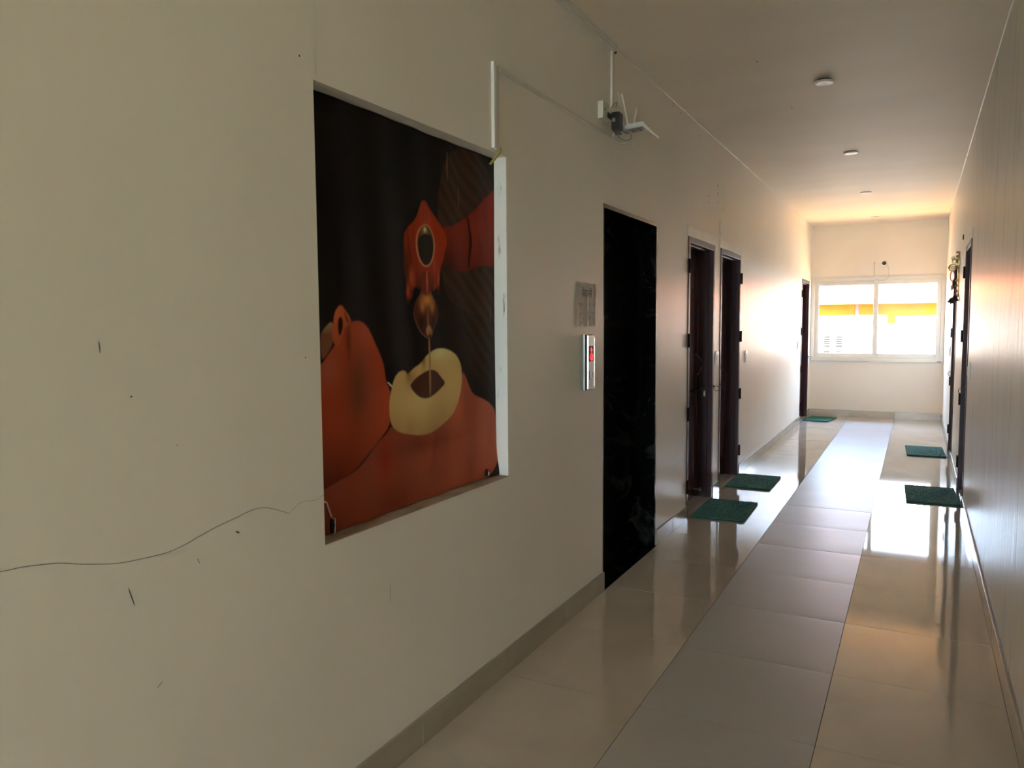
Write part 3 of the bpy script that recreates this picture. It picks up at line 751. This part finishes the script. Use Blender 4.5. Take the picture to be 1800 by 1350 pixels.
# face
hb_ = mixc(bg, full, (86, 52, 38)); hb_ = mixc(hb_, np.clip((vv - 0.585) * 22, 0, 1), (120, 100, 76)); lay('HEADBAND', hb_, 1)
chest = mixc(bg, full, (96, 46, 34)); chest = mixc(chest, np.clip((uu - 0.45) * 2.0, 0, 1), (122, 62, 49)); chest = mixc(chest, g(0.36, 0.175, 0.04, 0.08) * 0.8, (104, 26, 18))
chest = mixc(chest, np.clip((0.30 - uu) * 4, 0, 1) * np.clip((0.2 - vv) * 6, 0, 1), (78, 33, 20)); chest = mixc(chest, g(0.40, 0.04, 0.12, 0.06) * 0.6, (74, 29, 15)); chest = mixc(chest, g(0.56, 0.20, 0.2, 0.03) * 0.7, (72, 30, 20))
chest = mixc(chest, g(0.80, 0.33, 0.05, 0.08) * 0.5, (150, 78, 60)); chest = mixc(chest, g(1.0, 0.28, 0.05, 0.2) * 0.5, (134, 80, 66)); chest = mixc(chest, vnoise(9, 6, 5) * 0.35, (98, 44, 32))
lay('CHEST', chest, 2)
face = mixc(bg, full, (116, 46, 27)); face = mixc(face, g(0.27, 0.59, 0.08, 0.05) * 0.7, (128, 60, 42)); face = mixc(face, g(0.10, 0.48, 0.05, 0.06) * 0.8, (126, 70, 56))
face = mixc(face, g(0.225, 0.42, 0.065, 0.13) * 0.85, (70, 36, 22)); face = mixc(face, g(0.36, 0.33, 0.06, 0.1) * 0.6, (124, 52, 36)); face = mixc(face, g(0.08, 0.38, 0.06, 0.12) * 0.5, (112, 34, 16))
face = mixc(face, np.clip((0.335 - vv) * 4.2, 0, 1) * np.clip((0.42 - uu) * 3.4, 0, 1), (38, 9, 5)); face = mixc(face, g(0.30, 0.66, 0.1, 0.02) * 0.4, (100, 40, 25)); face = mixc(face, g(0.185, 0.565, 0.012, 0.06) * 0.7, (60, 20, 12))
face = mixc(face, vnoise(26, 20, 8) * 0.18, (84, 36, 22))
lay('FACE', face, 2)
ear = mixc(bg, full, (122, 58, 38)); ear = mixc(ear, g(0.10, 0.655, 0.05, 0.03) * 0.6, (146, 82, 58)); ear = mixc(ear, g(0.125, 0.50, 0.03, 0.04) * 0.8, (96, 34, 22)); lay('EAR', ear, 1)
lay('EARIN', mixc(bg, full, (34, 10, 7)), 1); lay('EARIN2', mixc(bg, full, (70, 20, 14)), 1, 0.8)
lay('CORD', mixc(bg, full, (170, 160, 138)), 0)
# dough ring with oil
dg = mixc(bg, full, (140, 120, 84)); dg = mixc(dg, np.clip((0.36 - vv) * 5, 0, 1) * 0.9, (112, 88, 56)); dg = mixc(dg, g(0.69, 0.515, 0.08, 0.03) * 0.8, (164, 148, 112)); dg = mixc(dg, g(0.55, 0.34, 0.1, 0.05) * 0.6, (150, 132, 96))
dg = mixc(dg, vnoise(24, 22, 9) * np.clip((0.34 - vv) * 6, 0, 1) * 0.6, (92, 68, 42)); dg = mixc(dg, g(0.498, 0.455, 0.014, 0.03) * 0.9, (92, 56, 26)); dg = mixc(dg, g(0.585, 0.50, 0.012, 0.035) * 0.9, (84, 56, 32))
dg = mixc(dg, g(0.52, 0.43, 0.03, 0.03) * 0.6, (104, 78, 50))
lay('DOUGH', dg, 1)
oil = mixc(bg, full, (50, 27, 21)); oil = mixc(oil, g(0.60, 0.37, 0.05, 0.03) * 0.6, (62, 36, 29)); lay('HOLE', oil, 1)
lay('STREAM', mixc(bg, full, (116, 88, 60)), 1, 0.9)
for q_ in ('LINE0', 'LINE1', 'LINE2'): lay(q_, mixc(bg, full, (96, 84, 68)), 1, 0.7)
# geometry: a hanging sheet with slight waves, its lower right corner curled
xs_ = -0.056 + 0.0035 * np.sin(uu * 7 + 1.2 * np.sin(vv * 3)) * (0.3 + 0.7 * np.abs(vv / PH - 0.5)) + 0.002 * np.sin(uu * 31 + vv * 3)
xs_ += 0.012 * np.exp(-(((uu - PW) / 0.06) ** 2 + ((vv - 0.0) / 0.07) ** 2))
ys_ = 1.6350 + uu * ((1.0975 - 0.001) / PW)
zs_ = 0.8112 + vv * ((1.2675 - 0.001) / PH) + 0.003 * np.exp(-((vv) / 0.03) ** 2) * (np.sin(uu * 16) * 0.5 + 0.5)
nV = (NY_ + 1) * (NZ_ + 1)
idx = np.arange(nV).reshape(NY_ + 1, NZ_ + 1)
quads = np.stack([idx[:-1, :-1], idx[1:, :-1], idx[1:, 1:], idx[:-1, 1:]], -1).reshape(-1, 4)
banner = thing('printed_banner', (-0.056, 2.18, 0.811), 'printed banner in the wall recess, oil poured into a dough ring on a bare back', 'banner')
me = bpy.data.meshes.new('print_sheet')
me.vertices.add(nV); me.vertices.foreach_set('co', (np.stack([xs_, ys_, zs_], -1).reshape(-1, 3) - np.array(banner.location)).ravel())
me.loops.add(quads.size); me.loops.foreach_set('vertex_index', quads.ravel())
me.polygons.add(len(quads)); me.polygons.foreach_set('loop_start', np.arange(0, quads.size, 4)); me.polygons.foreach_set('loop_total', np.full(len(quads), 4))
me.update(); me.validate()
ca = me.color_attributes.new('print', 'FLOAT_COLOR', 'POINT')
ca.data.foreach_set('color', np.concatenate([img.reshape(-1, 3), np.ones((nV, 1))], 1).ravel())
me.materials.append(MATS['banner_print'])
for p_ in me.polygons: p_.use_smooth = True
sheet = bpy.data.objects.new('print_sheet', me); COL.objects.link(sheet); sheet.parent = banner
q = B(); tube(q, [(-0.051, 1.650, 0.931), (-0.050, 1.700, 0.910), (-0.050, 1.720, 0.862)], 0.0035, 8); obj('tie_cord', q, 'pink_cord', banner, True)
q = B(); tube(q, [(-0.050, 1.721, 0.856), (-0.050, 1.724, 0.84), (-0.050, 1.722, 0.815)], [0.004, 0.008, 0.004], 8)
e = obj('eyelet', q, 'black_hole', banner, True); e['label'] = 'black torn slot at the lower left'
q = B(); tube(q, [(-0.047, 1.722, 0.858), (-0.047, 1.733, 0.857), (-0.047, 1.731, 0.813), (-0.047, 1.725, 0.812)], 0.0016, 6); obj('wire_loop', q, 'scuff', e, True)
q = B(); prism(q, [(2.625, 0.822), (2.648, 0.820), (2.645, 0.838), (2.639, 0.850), (2.630, 0.842)], -0.052, -0.046)
e = obj('eyelet', q, 'black_hole', banner); e['label'] = 'black torn slot at the lower right'
q = B(); tube(q, [(-0.045, 2.646, 0.821), (-0.045, 2.651, 0.836)], 0.002, 6); obj('wire_loop', q, 'scuff', e, True)

# two short yellow wires over the corner of the recess
for k, dy in enumerate((0.0, 0.012)):
    q = B(); tube(q, catmull([(0.006, 2.668 + dy, 2.105), (0.006, 2.662 + dy, 2.085), (-0.008, 2.648 + dy, 2.060), (-0.02, 2.634 + dy * 0.6, 2.036)], 5), 0.0028, 8)
    o = obj('yellow_wire', q, 'yellow_wire', None, True)
    tagit(o, ['short yellow wire over the recess corner, left strand of the pair', 'short yellow wire over the recess corner, right strand of the pair'][k], 'wire', 'yellow wires at the recess corner')

# ------------------------------------------------------------------ cable channels
ch = thing('cable_channel', (0, 2.64, 2.09), 'white upright cable channel above the recess corner', 'cable channel', 'surface cable channels')
obj('channel_cover', Bx(0.0005, 0.014, 2.614, 2.634, 2.092, 2.412, bev=0.002), 'pvc_channel', ch)
obj('channel_base', Bx(0.0005, 0.008, 2.638, 2.664, 2.088, 2.405, bev=0.0015), 'painted_channel', ch)
ch = thing('cable_channel', (0, 3.3, 2.39), 'painted sloping cable channel running from the recess corner to the router', 'cable channel', 'surface cable channels')
obj('channel_cover', Bx(0.0005, 0.013, 2.666, 4.075, 2.388, 2.403, bev=0.002), 'painted_channel', ch)
obj('open_gap', Bx(0.0005, 0.003, 2.70, 2.96, 2.4045, 2.4065), 'hole_dark', ch)
obj('open_gap', Bx(0.0005, 0.003, 3.54, 3.60, 2.4045, 2.4075), 'hole_dark', ch)
ch = thing('cable_channel', (0, 3.905, 2.56), 'painted upright cable channel between the ceiling and the router', 'cable channel', 'surface cable channels')
obj('channel_cover', Bx(0.0005, 0.012, 3.893, 3.922, 2.545, 2.838, bev=0.002), 'painted_channel', ch)
ch = thing('cable_channel', (0, 1.7, 2.84), 'wide channel along the joint of left wall and ceiling', 'cable channel', 'surface cable channels')
obj('channel_base', Bx(0.0005, 0.022, YR + 0.3, 3.925, 2.838, H - 0.001, bev=0.003), 'painted_channel', ch)
obj('channel_cover', Bx(0.0225, 0.030, YR + 0.3, 3.915, 2.848, H - 0.001, bev=0.002), 'painted_channel', ch)
q = B(); lathe(q, [(0.006, 0), (0.009, 0.006), (0.004, 0.012)], (0.012, 3.928, 2.838), 'y', 10); obj('end_clip', q, 'hole_dark', ch)

# ------------------------------------------------------------------ socket, adapter, router
sk = thing('wall_socket', (0, 3.75, 2.455), 'pale green socket box on the wall left of the router', 'socket')
obj('box', Bx(0.0005, 0.030, 3.712, 3.800, 2.452, 2.538, bev=0.003), 'socket_plastic', sk)
q = B(); box(q, 0.0303, 0.032, 3.722, 3.790, 2.462, 2.505, 0.001); pl = obj('rocker', q, 'socket_plastic', sk)
obj('slot', Bx(0.0322, 0.0330, 3.725, 3.735, 2.490, 2.503), 'hole_dark', pl)
ad = thing('power_adapter', (0.045, 3.83, 2.41), 'black power adapter block plugged in beside the socket box', 'adapter')
body = obj('case', Bx(0.040, 0.083, 3.800, 3.860, 2.408, 2.498, bev=0.005), 'black_plastic', ad)
obj('plug', Bx(0.0305, 0.0395, 3.765, 3.83, 2.462, 2.490, bev=0.003), 'black_plastic', ad)
obj('rating_label', Bx(0.046, 0.062, 3.7985, 3.7996, 2.448, 2.466), 'grey_print', body)
rt = thing('wifi_router', (0.03, 3.95, 2.43), 'white router with aerials sticking out of the left wall', 'router')
q = B()
v_ = [(0.030, 3.90, 2.425), (0.172, 3.90, 2.436), (0.172, 4.02, 2.440), (0.030, 4.02, 2.430)]
lo = [q.verts.new(p) for p in v_]; hi = [q.verts.new((p[0], p[1], p[2] + 0.024)) for p in v_]
q.faces.new(lo[::-1]); q.faces.new(hi)
for i in range(4): q.faces.new((lo[i], lo[(i + 1) % 4], hi[(i + 1) % 4], hi[i]))
bmesh.ops.bevel(q, geom=list(q.edges), offset=0.005, segments=2, affect='EDGES')
rb = obj('case', q, 'router_plastic', rt)
for k in range(6):
    obj('vent_slot', Bx(0.055 + k * 0.016, 0.063 + k * 0.016, 3.93, 3.99, 2.4262 + k * 0.00124, 2.4300 + k * 0.00124), 'grey_print', rb)
q = B(); lathe(q, [(0.003, 0), (0.003, 0.002)], (0.055, 3.8985, 2.442), 'y', 8); obj('status_light', q, 'green_led', rb)
def aerial(p0, p1, w0, w1):
    q = B(); p0, p1 = Vector(p0), Vector(p1)
    tube(q, [p0, p0.lerp(p1, 0.12), p0.lerp(p1, 0.14), p1], [w0, w0, w0 * 0.9, w1], 10)
    obj('aerial', q, 'antenna_plastic', rt, True)
aerial((0.048, 4.02, 2.455), (0.040, 3.90, 2.620), 0.0055, 0.004)
aerial((0.085, 3.93, 2.455), (0.062, 3.90, 2.612), 0.0065, 0.004)
aerial((0.118, 3.93, 2.458), (0.132, 3.93, 2.535), 0.0065, 0.005)
aerial((0.170, 3.905, 2.455), (0.222, 3.900, 2.400), 0.0065, 0.004)
aerial((0.166, 3.900, 2.446), (0.262, 3.895, 2.362), 0.0060, 0.0045)
q = B(); box(q, 0.0005, 0.030, 3.93, 3.99, 2.425, 2.445, 0.002); obj('bracket', q, 'black_plastic', rt)
q = B(); tube(q, catmull([(0.031, 3.80, 2.475), (0.045, 3.79, 2.52), (0.05, 3.86, 2.56), (0.030, 3.895, 2.545)], 6), 0.002, 6)
tagit(obj('power_cable', q, 'cable_grey', None, True), 'thin dark cable arching up from the socket above the black adapter', 'cable')
q = B(); tube(q, catmull([(0.06, 3.84, 2.405), (0.055, 3.87, 2.385), (0.085, 3.90, 2.372), (0.105, 3.93, 2.39), (0.09, 3.94, 2.424)], 6), 0.0028, 6)
tagit(obj('power_cable', q, 'cable_grey', None, True), 'thin looped cable hanging between the black adapter and the router', 'cable')
q = B(); tube(q, catmull([(0.035, 3.86, 2.41), (0.03, 3.86, 2.375), (0.06, 3.90, 2.360), (0.10, 3.93, 2.362), (0.115, 3.94, 2.35), (0.11, 3.945, 2.33)], 6), 0.0032, 6)
tagit(obj('network_cable', q, 'cable_white', None, True), 'white cable bending down under the router', 'cable')

# ------------------------------------------------------------------ notice and call panel beside the lift
no = thing('paper_notice', (0.001, 3.56, 1.41), 'creased paper notice taped to the wall beside the lift', 'notice')
bm = B(); ny, nz = 22, 16; gg = []
for i in range(ny + 1):
    row = []
    for j in range(nz + 1):
        y = 3.452 + 0.235 * i / ny; z = 1.412 + 0.212 * j / nz
        x = 0.0015 + 0.0009 * abs(math.sin(i * 0.75 + 0.5)) * (0.4 + 0.6 * (j % 5) / 5) + 0.001 * math.exp(-((y - 3.565) / 0.012) ** 2)
        row.append(bm.verts.new((x, y, z)))
    gg.append(row)
for i in range(ny):
    for j in range(nz):
        if j >= nz - 1 and 5 <= i <= 9: continue
        if j <= 2 and 3 <= i <= 6: continue
        bm.faces.new((gg[i][j], gg[i + 1][j], gg[i + 1][j + 1], gg[i][j + 1]))
bmesh.ops.solidify(bm, geom=bm.faces, thickness=0.0003)
sh = obj('sheet', bm, 'paper', no, True)
for a, b in ((3.425, 3.462), (3.668, 3.706), (3.545, 3.585)):
    bm = B(); prev = None
    for j in range(13):
        z = 1.408 + 0.22 * j / 12; x = 0.0046 + 0.0004 * math.sin(j * 2.1 + a * 9)
        cur = (bm.verts.new((x - 0.0008, a, z)), bm.verts.new((x, (a + b) / 2, z)), bm.verts.new((x - 0.0008, b, z)))
        if prev: bm.faces.new((prev[0], prev[1], cur[1], cur[0])); bm.faces.new((prev[1], prev[2], cur[2], cur[1]))
        prev = cur
    obj('tape', bm, 'clear_tape', no, True)
fc = bpy.data.curves.new('heading', 'FONT'); fc.body = '\u091a\u0947\u0924\u093e\u0935\u0928\u0940'; fc.size = 0.052; fc.extrude = 0.0003
fo = bpy.data.objects.new('heading', fc); COL.objects.link(fo)
bpy.context.view_layer.update()
dg_ = bpy.context.evaluated_depsgraph_get()
me = bpy.data.meshes.new_from_object(fo.evaluated_get(dg_)); bpy.data.objects.remove(fo)
me.name = 'heading'
xs2 = [v.co.x for v in me.vertices]; wx = (max(xs2) - min(xs2)) if xs2 else 1; x0_ = min(xs2) if xs2 else 0
for v in me.vertices:
    a, b, c_ = (v.co.x - x0_) * 0.128 / wx, v.co.y, v.co.z
    v.co = Vector((0.0030 + c_, 3.502 + a, 1.556 + b)) - wloc(sh)
me.materials.clear(); me.materials.append(MATS['ink'])
ho = bpy.data.objects.new('heading', me); COL.objects.link(ho); ho.parent = sh
# the rest of the notice is too faint to read: worn strokes only
bm = B()
for (ya, yb, zz) in ((3.462, 3.515, 1.520), (3.570, 3.612, 1.520), (3.648, 3.672, 1.521), (3.465, 3.49, 1.475), (3.50, 3.52, 1.474), (3.560, 3.590, 1.480), (3.602, 3.607, 1.480), (3.63, 3.66, 1.478),
                     (3.465, 3.475, 1.452), (3.50, 3.52, 1.451), (3.56, 3.62, 1.452), (3.635, 3.645, 1.452), (3.655, 3.665, 1.452), (3.470, 3.512, 1.430)):
    box(bm, 0.0029, 0.0032, ya, yb, zz, zz + 0.0022)
    y = ya + 0.004
    while y < yb - 0.002:
        hgt = random.uniform(0.006, 0.013); box(bm, 0.0029, 0.0032, y, y + 0.0022, zz - hgt, zz); y += random.uniform(0.006, 0.011)
obj('faded_lettering', bm, 'faint_ink', sh)['kind'] = 'stuff'

cp = thing('lift_call_panel', (0, 3.54, 1.10), 'steel lift call panel with red display and button beside the lift', 'control panel')
obj('back_box', Bx(0.0005, 0.016, 3.494, 3.588, 1.098, 1.370, bev=0.003), 'panel_grey', cp)
obj('side_trim', Bx(0.0165, 0.0205, 3.490, 3.592, 1.096, 1.372, bev=0.003), 'steel_plate', cp)
obj('seal', Bx(0.0226, 0.0295, 3.494, 3.588, 1.098, 1.370, bev=0.002), 'gasket', cp)
fp = obj('face_plate', Bx(0.030, 0.036, 3.496, 3.586, 1.102, 1.368, bev=0.002), 'brushed_steel', cp)
q = B()
for (a, b, c_, d_) in ((3.497, 3.585, 1.355, 1.367), (3.497, 3.585, 1.103, 1.113), (3.578, 3.585, 1.113, 1.355), (3.497, 3.502, 1.113, 1.355)): box(q, 0.036, 0.0385, a, b, c_, d_, 0.0012)
obj('bezel', q, 'steel_plate', fp)
ds = obj('display', Bx(0.0361, 0.0372, 3.512, 3.566, 1.238, 1.315, bev=0.001), 'display_black', fp)
q = B(); prism(q, [(3.526, 1.292), (3.553, 1.292), (3.5395, 1.309)], 0.0374, 0.0382); prism(q, [(3.535, 1.291), (3.544, 1.291), (3.544, 1.281), (3.535, 1.281)], 0.0374, 0.0382); obj('arrow', q, 'red_led', ds)
pts = [(3.5395 + 0.013 * math.cos(t), 1.260 + 0.015 * math.sin(t)) for t in [2 * PI * k / 20 for k in range(20)]]
q = B(); tube(q, [(0.0380, y, z) for y, z in pts], 0.0033, 8, closed=True); obj('digit_zero', q, 'red_led', ds, True)
q = B(); lathe(q, [(0.0145, 0.0), (0.0145, 0.0015)], (0.0361, 3.540, 1.172), 'x', 4)
bt = obj('button', Bx(0.0361, 0.0400, 3.526, 3.558, 1.156, 1.188, bev=0.002), 'white_plastic', fp); q.free()
q = B(); prism(q, [(3.538, 1.174), (3.552, 1.174), (3.545, 1.183)], 0.0402, 0.0406); prism(q, [(3.538, 1.169), (3.552, 1.169), (3.545, 1.160)], 0.0402, 0.0406); obj('button_mark', q, 'ink', bt)
obj('button_surround', Bx(0.0361, 0.0366, 3.512, 3.5245, 1.150, 1.192), 'gasket', fp)

# ------------------------------------------------------------------ wall switches and round cover
def switch(y, z, label, right=False, w=0.086, h=0.112):
    x = W if right else 0
    r = thing('wall_switch', (x, y, z - h / 2), label, 'switch', 'bell-push plates by the doors')
    obj('plate', Bx(0.0005, 0.011, y - w / 2, y + w / 2, z - h / 2, z + h / 2, bev=0.003), 'white_plastic', r, mirror=right)
    rk = obj('rocker', Bx(0.0112, 0.015, y - w / 5, y + w / 5, z - h / 4, z + h / 4, bev=0.002), 'white_plastic', r, mirror=right)
    if not right:
        q = B(); lathe(q, [(0.003, 0), (0.002, 0.001)], (0.011, y, z + h * 0.36), 'x', 8); obj('screw', q, 'lock_steel', r)
    return r
switch(6.372, 1.137, 'small white switch plate in the narrow gap between the two nearer left doors')
switch(7.585, 1.105, 'small white switch plate just past the second left door')
switch(11.22, 1.120, 'small white switch plate before the farthest left door')
switch(6.43, 1.067, 'white switch plate on the right wall nearest the viewer', True, 0.09, 0.13)
switch(10.15, 1.085, 'white switch plate on the right wall near the far window', True)
q = B(); lathe(q, [(0.060, 0.0005), (0.060, 0.005), (0.055, 0.008), (0.02, 0.010)], (0, 6.480, 2.205), 'x', 36)
rc = tagit(obj('round_cover', q, 'wall_paint', None, True), 'round blank cover plate high above the gap between two doors', 'cover plate')

# ------------------------------------------------------------------ ceiling lights
LL = ['nearest of the round ceiling lights, hanging slightly proud', 'second round ceiling light from the viewer', 'third round ceiling light from the viewer', 'farthest round ceiling light, just before the window wall']
for k, (x, y, dz) in enumerate(((0.915, 5.075, 0.010), (0.908, 7.29, 0.003), (0.900, 9.585, 0.001), (0.896, 11.86, 0.001))):
    r = thing('ceiling_light', (x, y, H), LL[k], 'ceiling light', 'round ceiling lights')
    q = B(); lathe(q, [(0.043, 0.0), (0.043, -dz - 0.002)], (x, y, H - 0.0005), 'z', 32); obj('can', q, 'hole_dark', r, True)
    q = B(); lathe(q, [(0.040, 0.004), (0.058, 0.004), (0.0595, 0.001), (0.056, -0.003), (0.047, -0.007), (0.040, -0.006)], (x, y, H - dz - 0.006), 'z', 40); obj('rim', q, 'lamp_ring', r, True)
    q = B(); lathe(q, [(0.0395, 0.002), (0.0395, -0.003), (0.030, -0.0055), (0.01, -0.0065)], (x, y, H - dz - 0.006), 'z', 32); obj('diffuser', q, 'lamp_diffuser', r, True)

# ------------------------------------------------------------------ doormats
def doormat(cx, cy, sx, sy, ang, label):
    r = thing('doormat', (cx, cy, 0), label, 'doormat', 'green doormats at the doors')
    r.rotation_euler = (0, 0, ang)
    q = B(); box(q, -sx / 2, sx / 2, -sy / 2, sy / 2, 0.0008, 0.006, 0.002)
    me = bpy.data.meshes.new('backing'); q.to_mesh(me); q.free(); me.materials.append(MATS['mat_backing'])
    o = bpy.data.objects.new('backing', me); COL.objects.link(o); o.parent = r
    nx, ny = 60, 96
    px, py = np.meshgrid(np.linspace(-sx / 2, sx / 2, nx), np.linspace(-sy / 2, sy / 2, ny), indexing='ij')
    pz = 0.0125 + rng.rand(nx, ny) * 0.0042
    jx = (rng.rand(nx, ny) - 0.5) * 0.003; jy = (rng.rand(nx, ny) - 0.5) * 0.003
    px, py = px + jx, py + jy
    top = np.stack([px, py, pz], -1).reshape(-1, 3)
    idx = np.arange(nx * ny).reshape(nx, ny)
    faces = np.stack([idx[:-1, :-1], idx[1:, :-1], idx[1:, 1:], idx[:-1, 1:]], -1).reshape(-1, 4).tolist()
    edge = list(idx[:, 0]) + list(idx[-1, 1:]) + list(idx[-2::-1, -1]) + list(idx[0, -2:0:-1])
    low = [(top[i][0], top[i][1], 0.0065) for i in edge]
    n0 = len(top); verts = top.tolist() + low
    for k in range(len(edge)):
        j = (k + 1) % len(edge); faces.append([int(edge[j]), int(edge[k]), n0 + k, n0 + j])
    me = bpy.data.meshes.new('looped_pile'); me.from_pydata(verts, [], faces); me.update(); me.materials.append(MATS['mat_green'])
    o = bpy.data.objects.new('looped_pile', me); COL.objects.link(o); o.parent = r
doormat(0.200, 5.865, 0.375, 0.625, 0.02, 'green doormat at the door beside the lift, nearest on the left')
doormat(0.195, 7.035, 0.370, 0.610, 0.00, 'green doormat at the second door on the left')
doormat(0.215, 12.09, 0.35, 0.570, -0.12, 'green doormat in the far left corner by the window')
doormat(1.590, 7.110, 0.370, 0.665, 0.035, 'green doormat at the nearest door on the right')
doormat(1.565, 9.510, 0.370, 0.680, 0.040, 'green doormat at the farther door on the right')

# ------------------------------------------------------------------ security camera
sc_ = thing('security_camera', (0.93, L, 2.27), 'white bullet security camera above the far window', 'camera')
q = B(); lathe(q, [(0.020, -0.001), (0.020, -0.012), (0.008, -0.016), (0.008, -0.045)], (0.945, L, 2.285), 'y', 20); obj('mount', q, 'white_plastic', sc_, True)
q = B(); tube(q, [(0.945, L - 0.045, 2.285), (0.965, L - 0.06, 2.285), (0.995, L - 0.06, 2.278)], 0.007, 10); obj('arm', q, 'white_plastic', sc_, True)
q = B(); lathe(q, [(0.020, 0.045), (0.040, 0.040), (0.046, 0.020), (0.047, -0.035), (0.044, -0.048), (0.034, -0.050)], (1.002, L - 0.075, 2.272), 'y', 32); hs = obj('housing', q, 'white_plastic', sc_, True)
q = B(); lathe(q, [(0.028, 0.0), (0.028, -0.003), (0.018, -0.006)], (1.000, L - 0.1255, 2.274), 'y', 24); obj('lens', q, 'lens_black', hs, True)
q = B(); tube(q, catmull([(0.865, L - 0.006, 2.285), (0.862, L - 0.012, 2.24), (0.868, L - 0.008, 2.16), (0.866, L - 0.006, 2.10)], 6), 0.0035, 6)
tagit(obj('camera_cable', q, 'cable_white', None, True), 'short straight cable dropping from the outlet left of the security camera', 'cable')
q = B(); tube(q, catmull([(1.045, L - 0.05, 2.240), (1.058, L - 0.02, 2.20), (1.062, L - 0.016, 2.12), (1.05, L - 0.020, 2.07), (1.0, L - 0.018, 2.035), (0.93, L - 0.018, 2.04), (0.885, L - 0.016, 2.06)], 6), 0.003, 6)
tagit(obj('camera_cable', q, 'cable_white', None, True), 'pale cable looping from the security camera down over the window frame', 'cable')
q = B(); lathe(q, [(0.010, -0.0005), (0.008, -0.010)], (0.865, L, 2.295), 'y', 12); tagit(obj('cable_outlet', q, 'cable_white', None, True), 'small cable outlet in the wall left of the security camera', 'outlet')

# ------------------------------------------------------------------ brass bell hanging on the right wall
bx, by = W, 8.66
bl = thing('hanging_bell', (bx, by, 1.60), 'ornate brass wall bell hanging beside the far right door', 'bell')
q = B(); prism(q, chaikin([(by - 0.02, 1.66), (by + 0.02, 1.66), (by + 0.03, 1.78), (by + 0.05, 1.88), (by + 0.03, 1.96), (by + 0.035, 2.03), (by + 0.0, 2.12), (by - 0.035, 2.03), (by - 0.03, 1.96), (by - 0.05, 1.88), (by - 0.03, 1.78)], 2), W - 0.012, W - 0.0005)
obj('back_plate', q, 'brass', bl, True)
for z, r_ in ((2.09, 0.012), (2.05, 0.016), (2.00, 0.018), (1.95, 0.016), (1.82, 0.016), (1.77, 0.014), (1.72, 0.012)):
    q = B(); lathe(q, [(r_ * .5, 0.014), (r_, 0.006), (r_, -0.004), (r_ * 0.6, -0.012), (r_ * 0.15, -0.016)], (W - 0.018, by, z), 'x', 14); obj('rosette', q, 'brass', bl, True)
q = B(); box(q, W - 0.062, W - 0.010, by - 0.006, by + 0.006, 1.990, 2.030, 0.003); lathe(q, [(0.010, -0.008), (0.016, 0.0), (0.010, 0.008)], (W - 0.055, by, 2.035), 'y', 14); obj('hook_arm', q, 'brass', bl, True)
q = B(); tube(q, ring_pts((W - 0.058, by, 1.945), 0.030, 'xz', 24), 0.0075, 8, closed=True); lathe(q, [(0.012, -0.006), (0.018, 0), (0.012, 0.006)], (W - 0.058, by, 1.945), 'y', 14); obj('ring_ornament', q, 'brass', bl, True)
q = B(); tube(q, [(W - 0.056 + 0.019 * math.cos(t), by, 1.862 + 0.050 * math.sin(t)) for t in [2 * PI * k / 22 for k in range(22)]], 0.0045, 8, closed=True); obj('oval_link', q, 'copper_bead', bl, True)
q = B(); tube(q, [(W - 0.057, by, 1.812), (W - 0.064, by, 1.662)], 0.0018, 6); ch_ = obj('chain', q, 'brass', bl)
for z in (1.765, 1.750, 1.735):
    q = B(); lathe(q, [(0.004, 0.007), (0.011, 0.003), (0.011, -0.003), (0.004, -0.007)], (W - 0.059, by, z), 'z', 14); obj('bead', q, 'copper_bead', ch_, True)
def bell(x, z, tilt, s):
    q = B(); lathe(q, [(0.006 * s, 0.052 * s), (0.014 * s, 0.048 * s), (0.020 * s, 0.034 * s), (0.025 * s, 0.014 * s), (0.036 * s, 0.0), (0.032 * s, -0.001), (0.021 * s, 0.012 * s), (0.012 * s, 0.040 * s)], (0, 0, 0), 'z', 22)
    bmesh.ops.rotate(q, verts=q.verts, cent=(0, 0, 0), matrix=Matrix.Rotation(tilt, 3, 'Y')); bmesh.ops.translate(q, verts=q.verts, vec=(x, by, z))
    b_ = obj('bell', q, 'dark_bell_metal', bl, True)
    q = B(); lathe(q, [(0.003, 0.03), (0.003, 0.0), (0.007, -0.008), (0.003, -0.014)], (x + 0.002, by, z), 'z', 10); obj('clapper', q, 'dark_bell_metal', b_, True)
bell(W - 0.066, 1.605, 0.28, 1.0); bell(W - 0.030, 1.622, 0.0, 1.1)
q = B(); tube(q, [(W - 0.030, by, 1.675), (W - 0.022, by, 1.74)], 0.0018, 6); lathe(q, [(0.006, 0.014), (0.016, 0.004), (0.012, -0.006)], (W - 0.030, by, 1.682), 'z', 14); obj('chain', q, 'brass', bl, True)
# small hook marks on the right wall
for y, z in ((8.0, 2.17),):
    q = B(); box(q, W - 0.010, W - 0.0005, y - 0.006, y + 0.006, z - 0.022, z + 0.022, 0.002); tagit(obj('wall_hook', q, 'hole_dark'), 'tiny dark hook high on the right wall beyond the nearest door', 'hook')
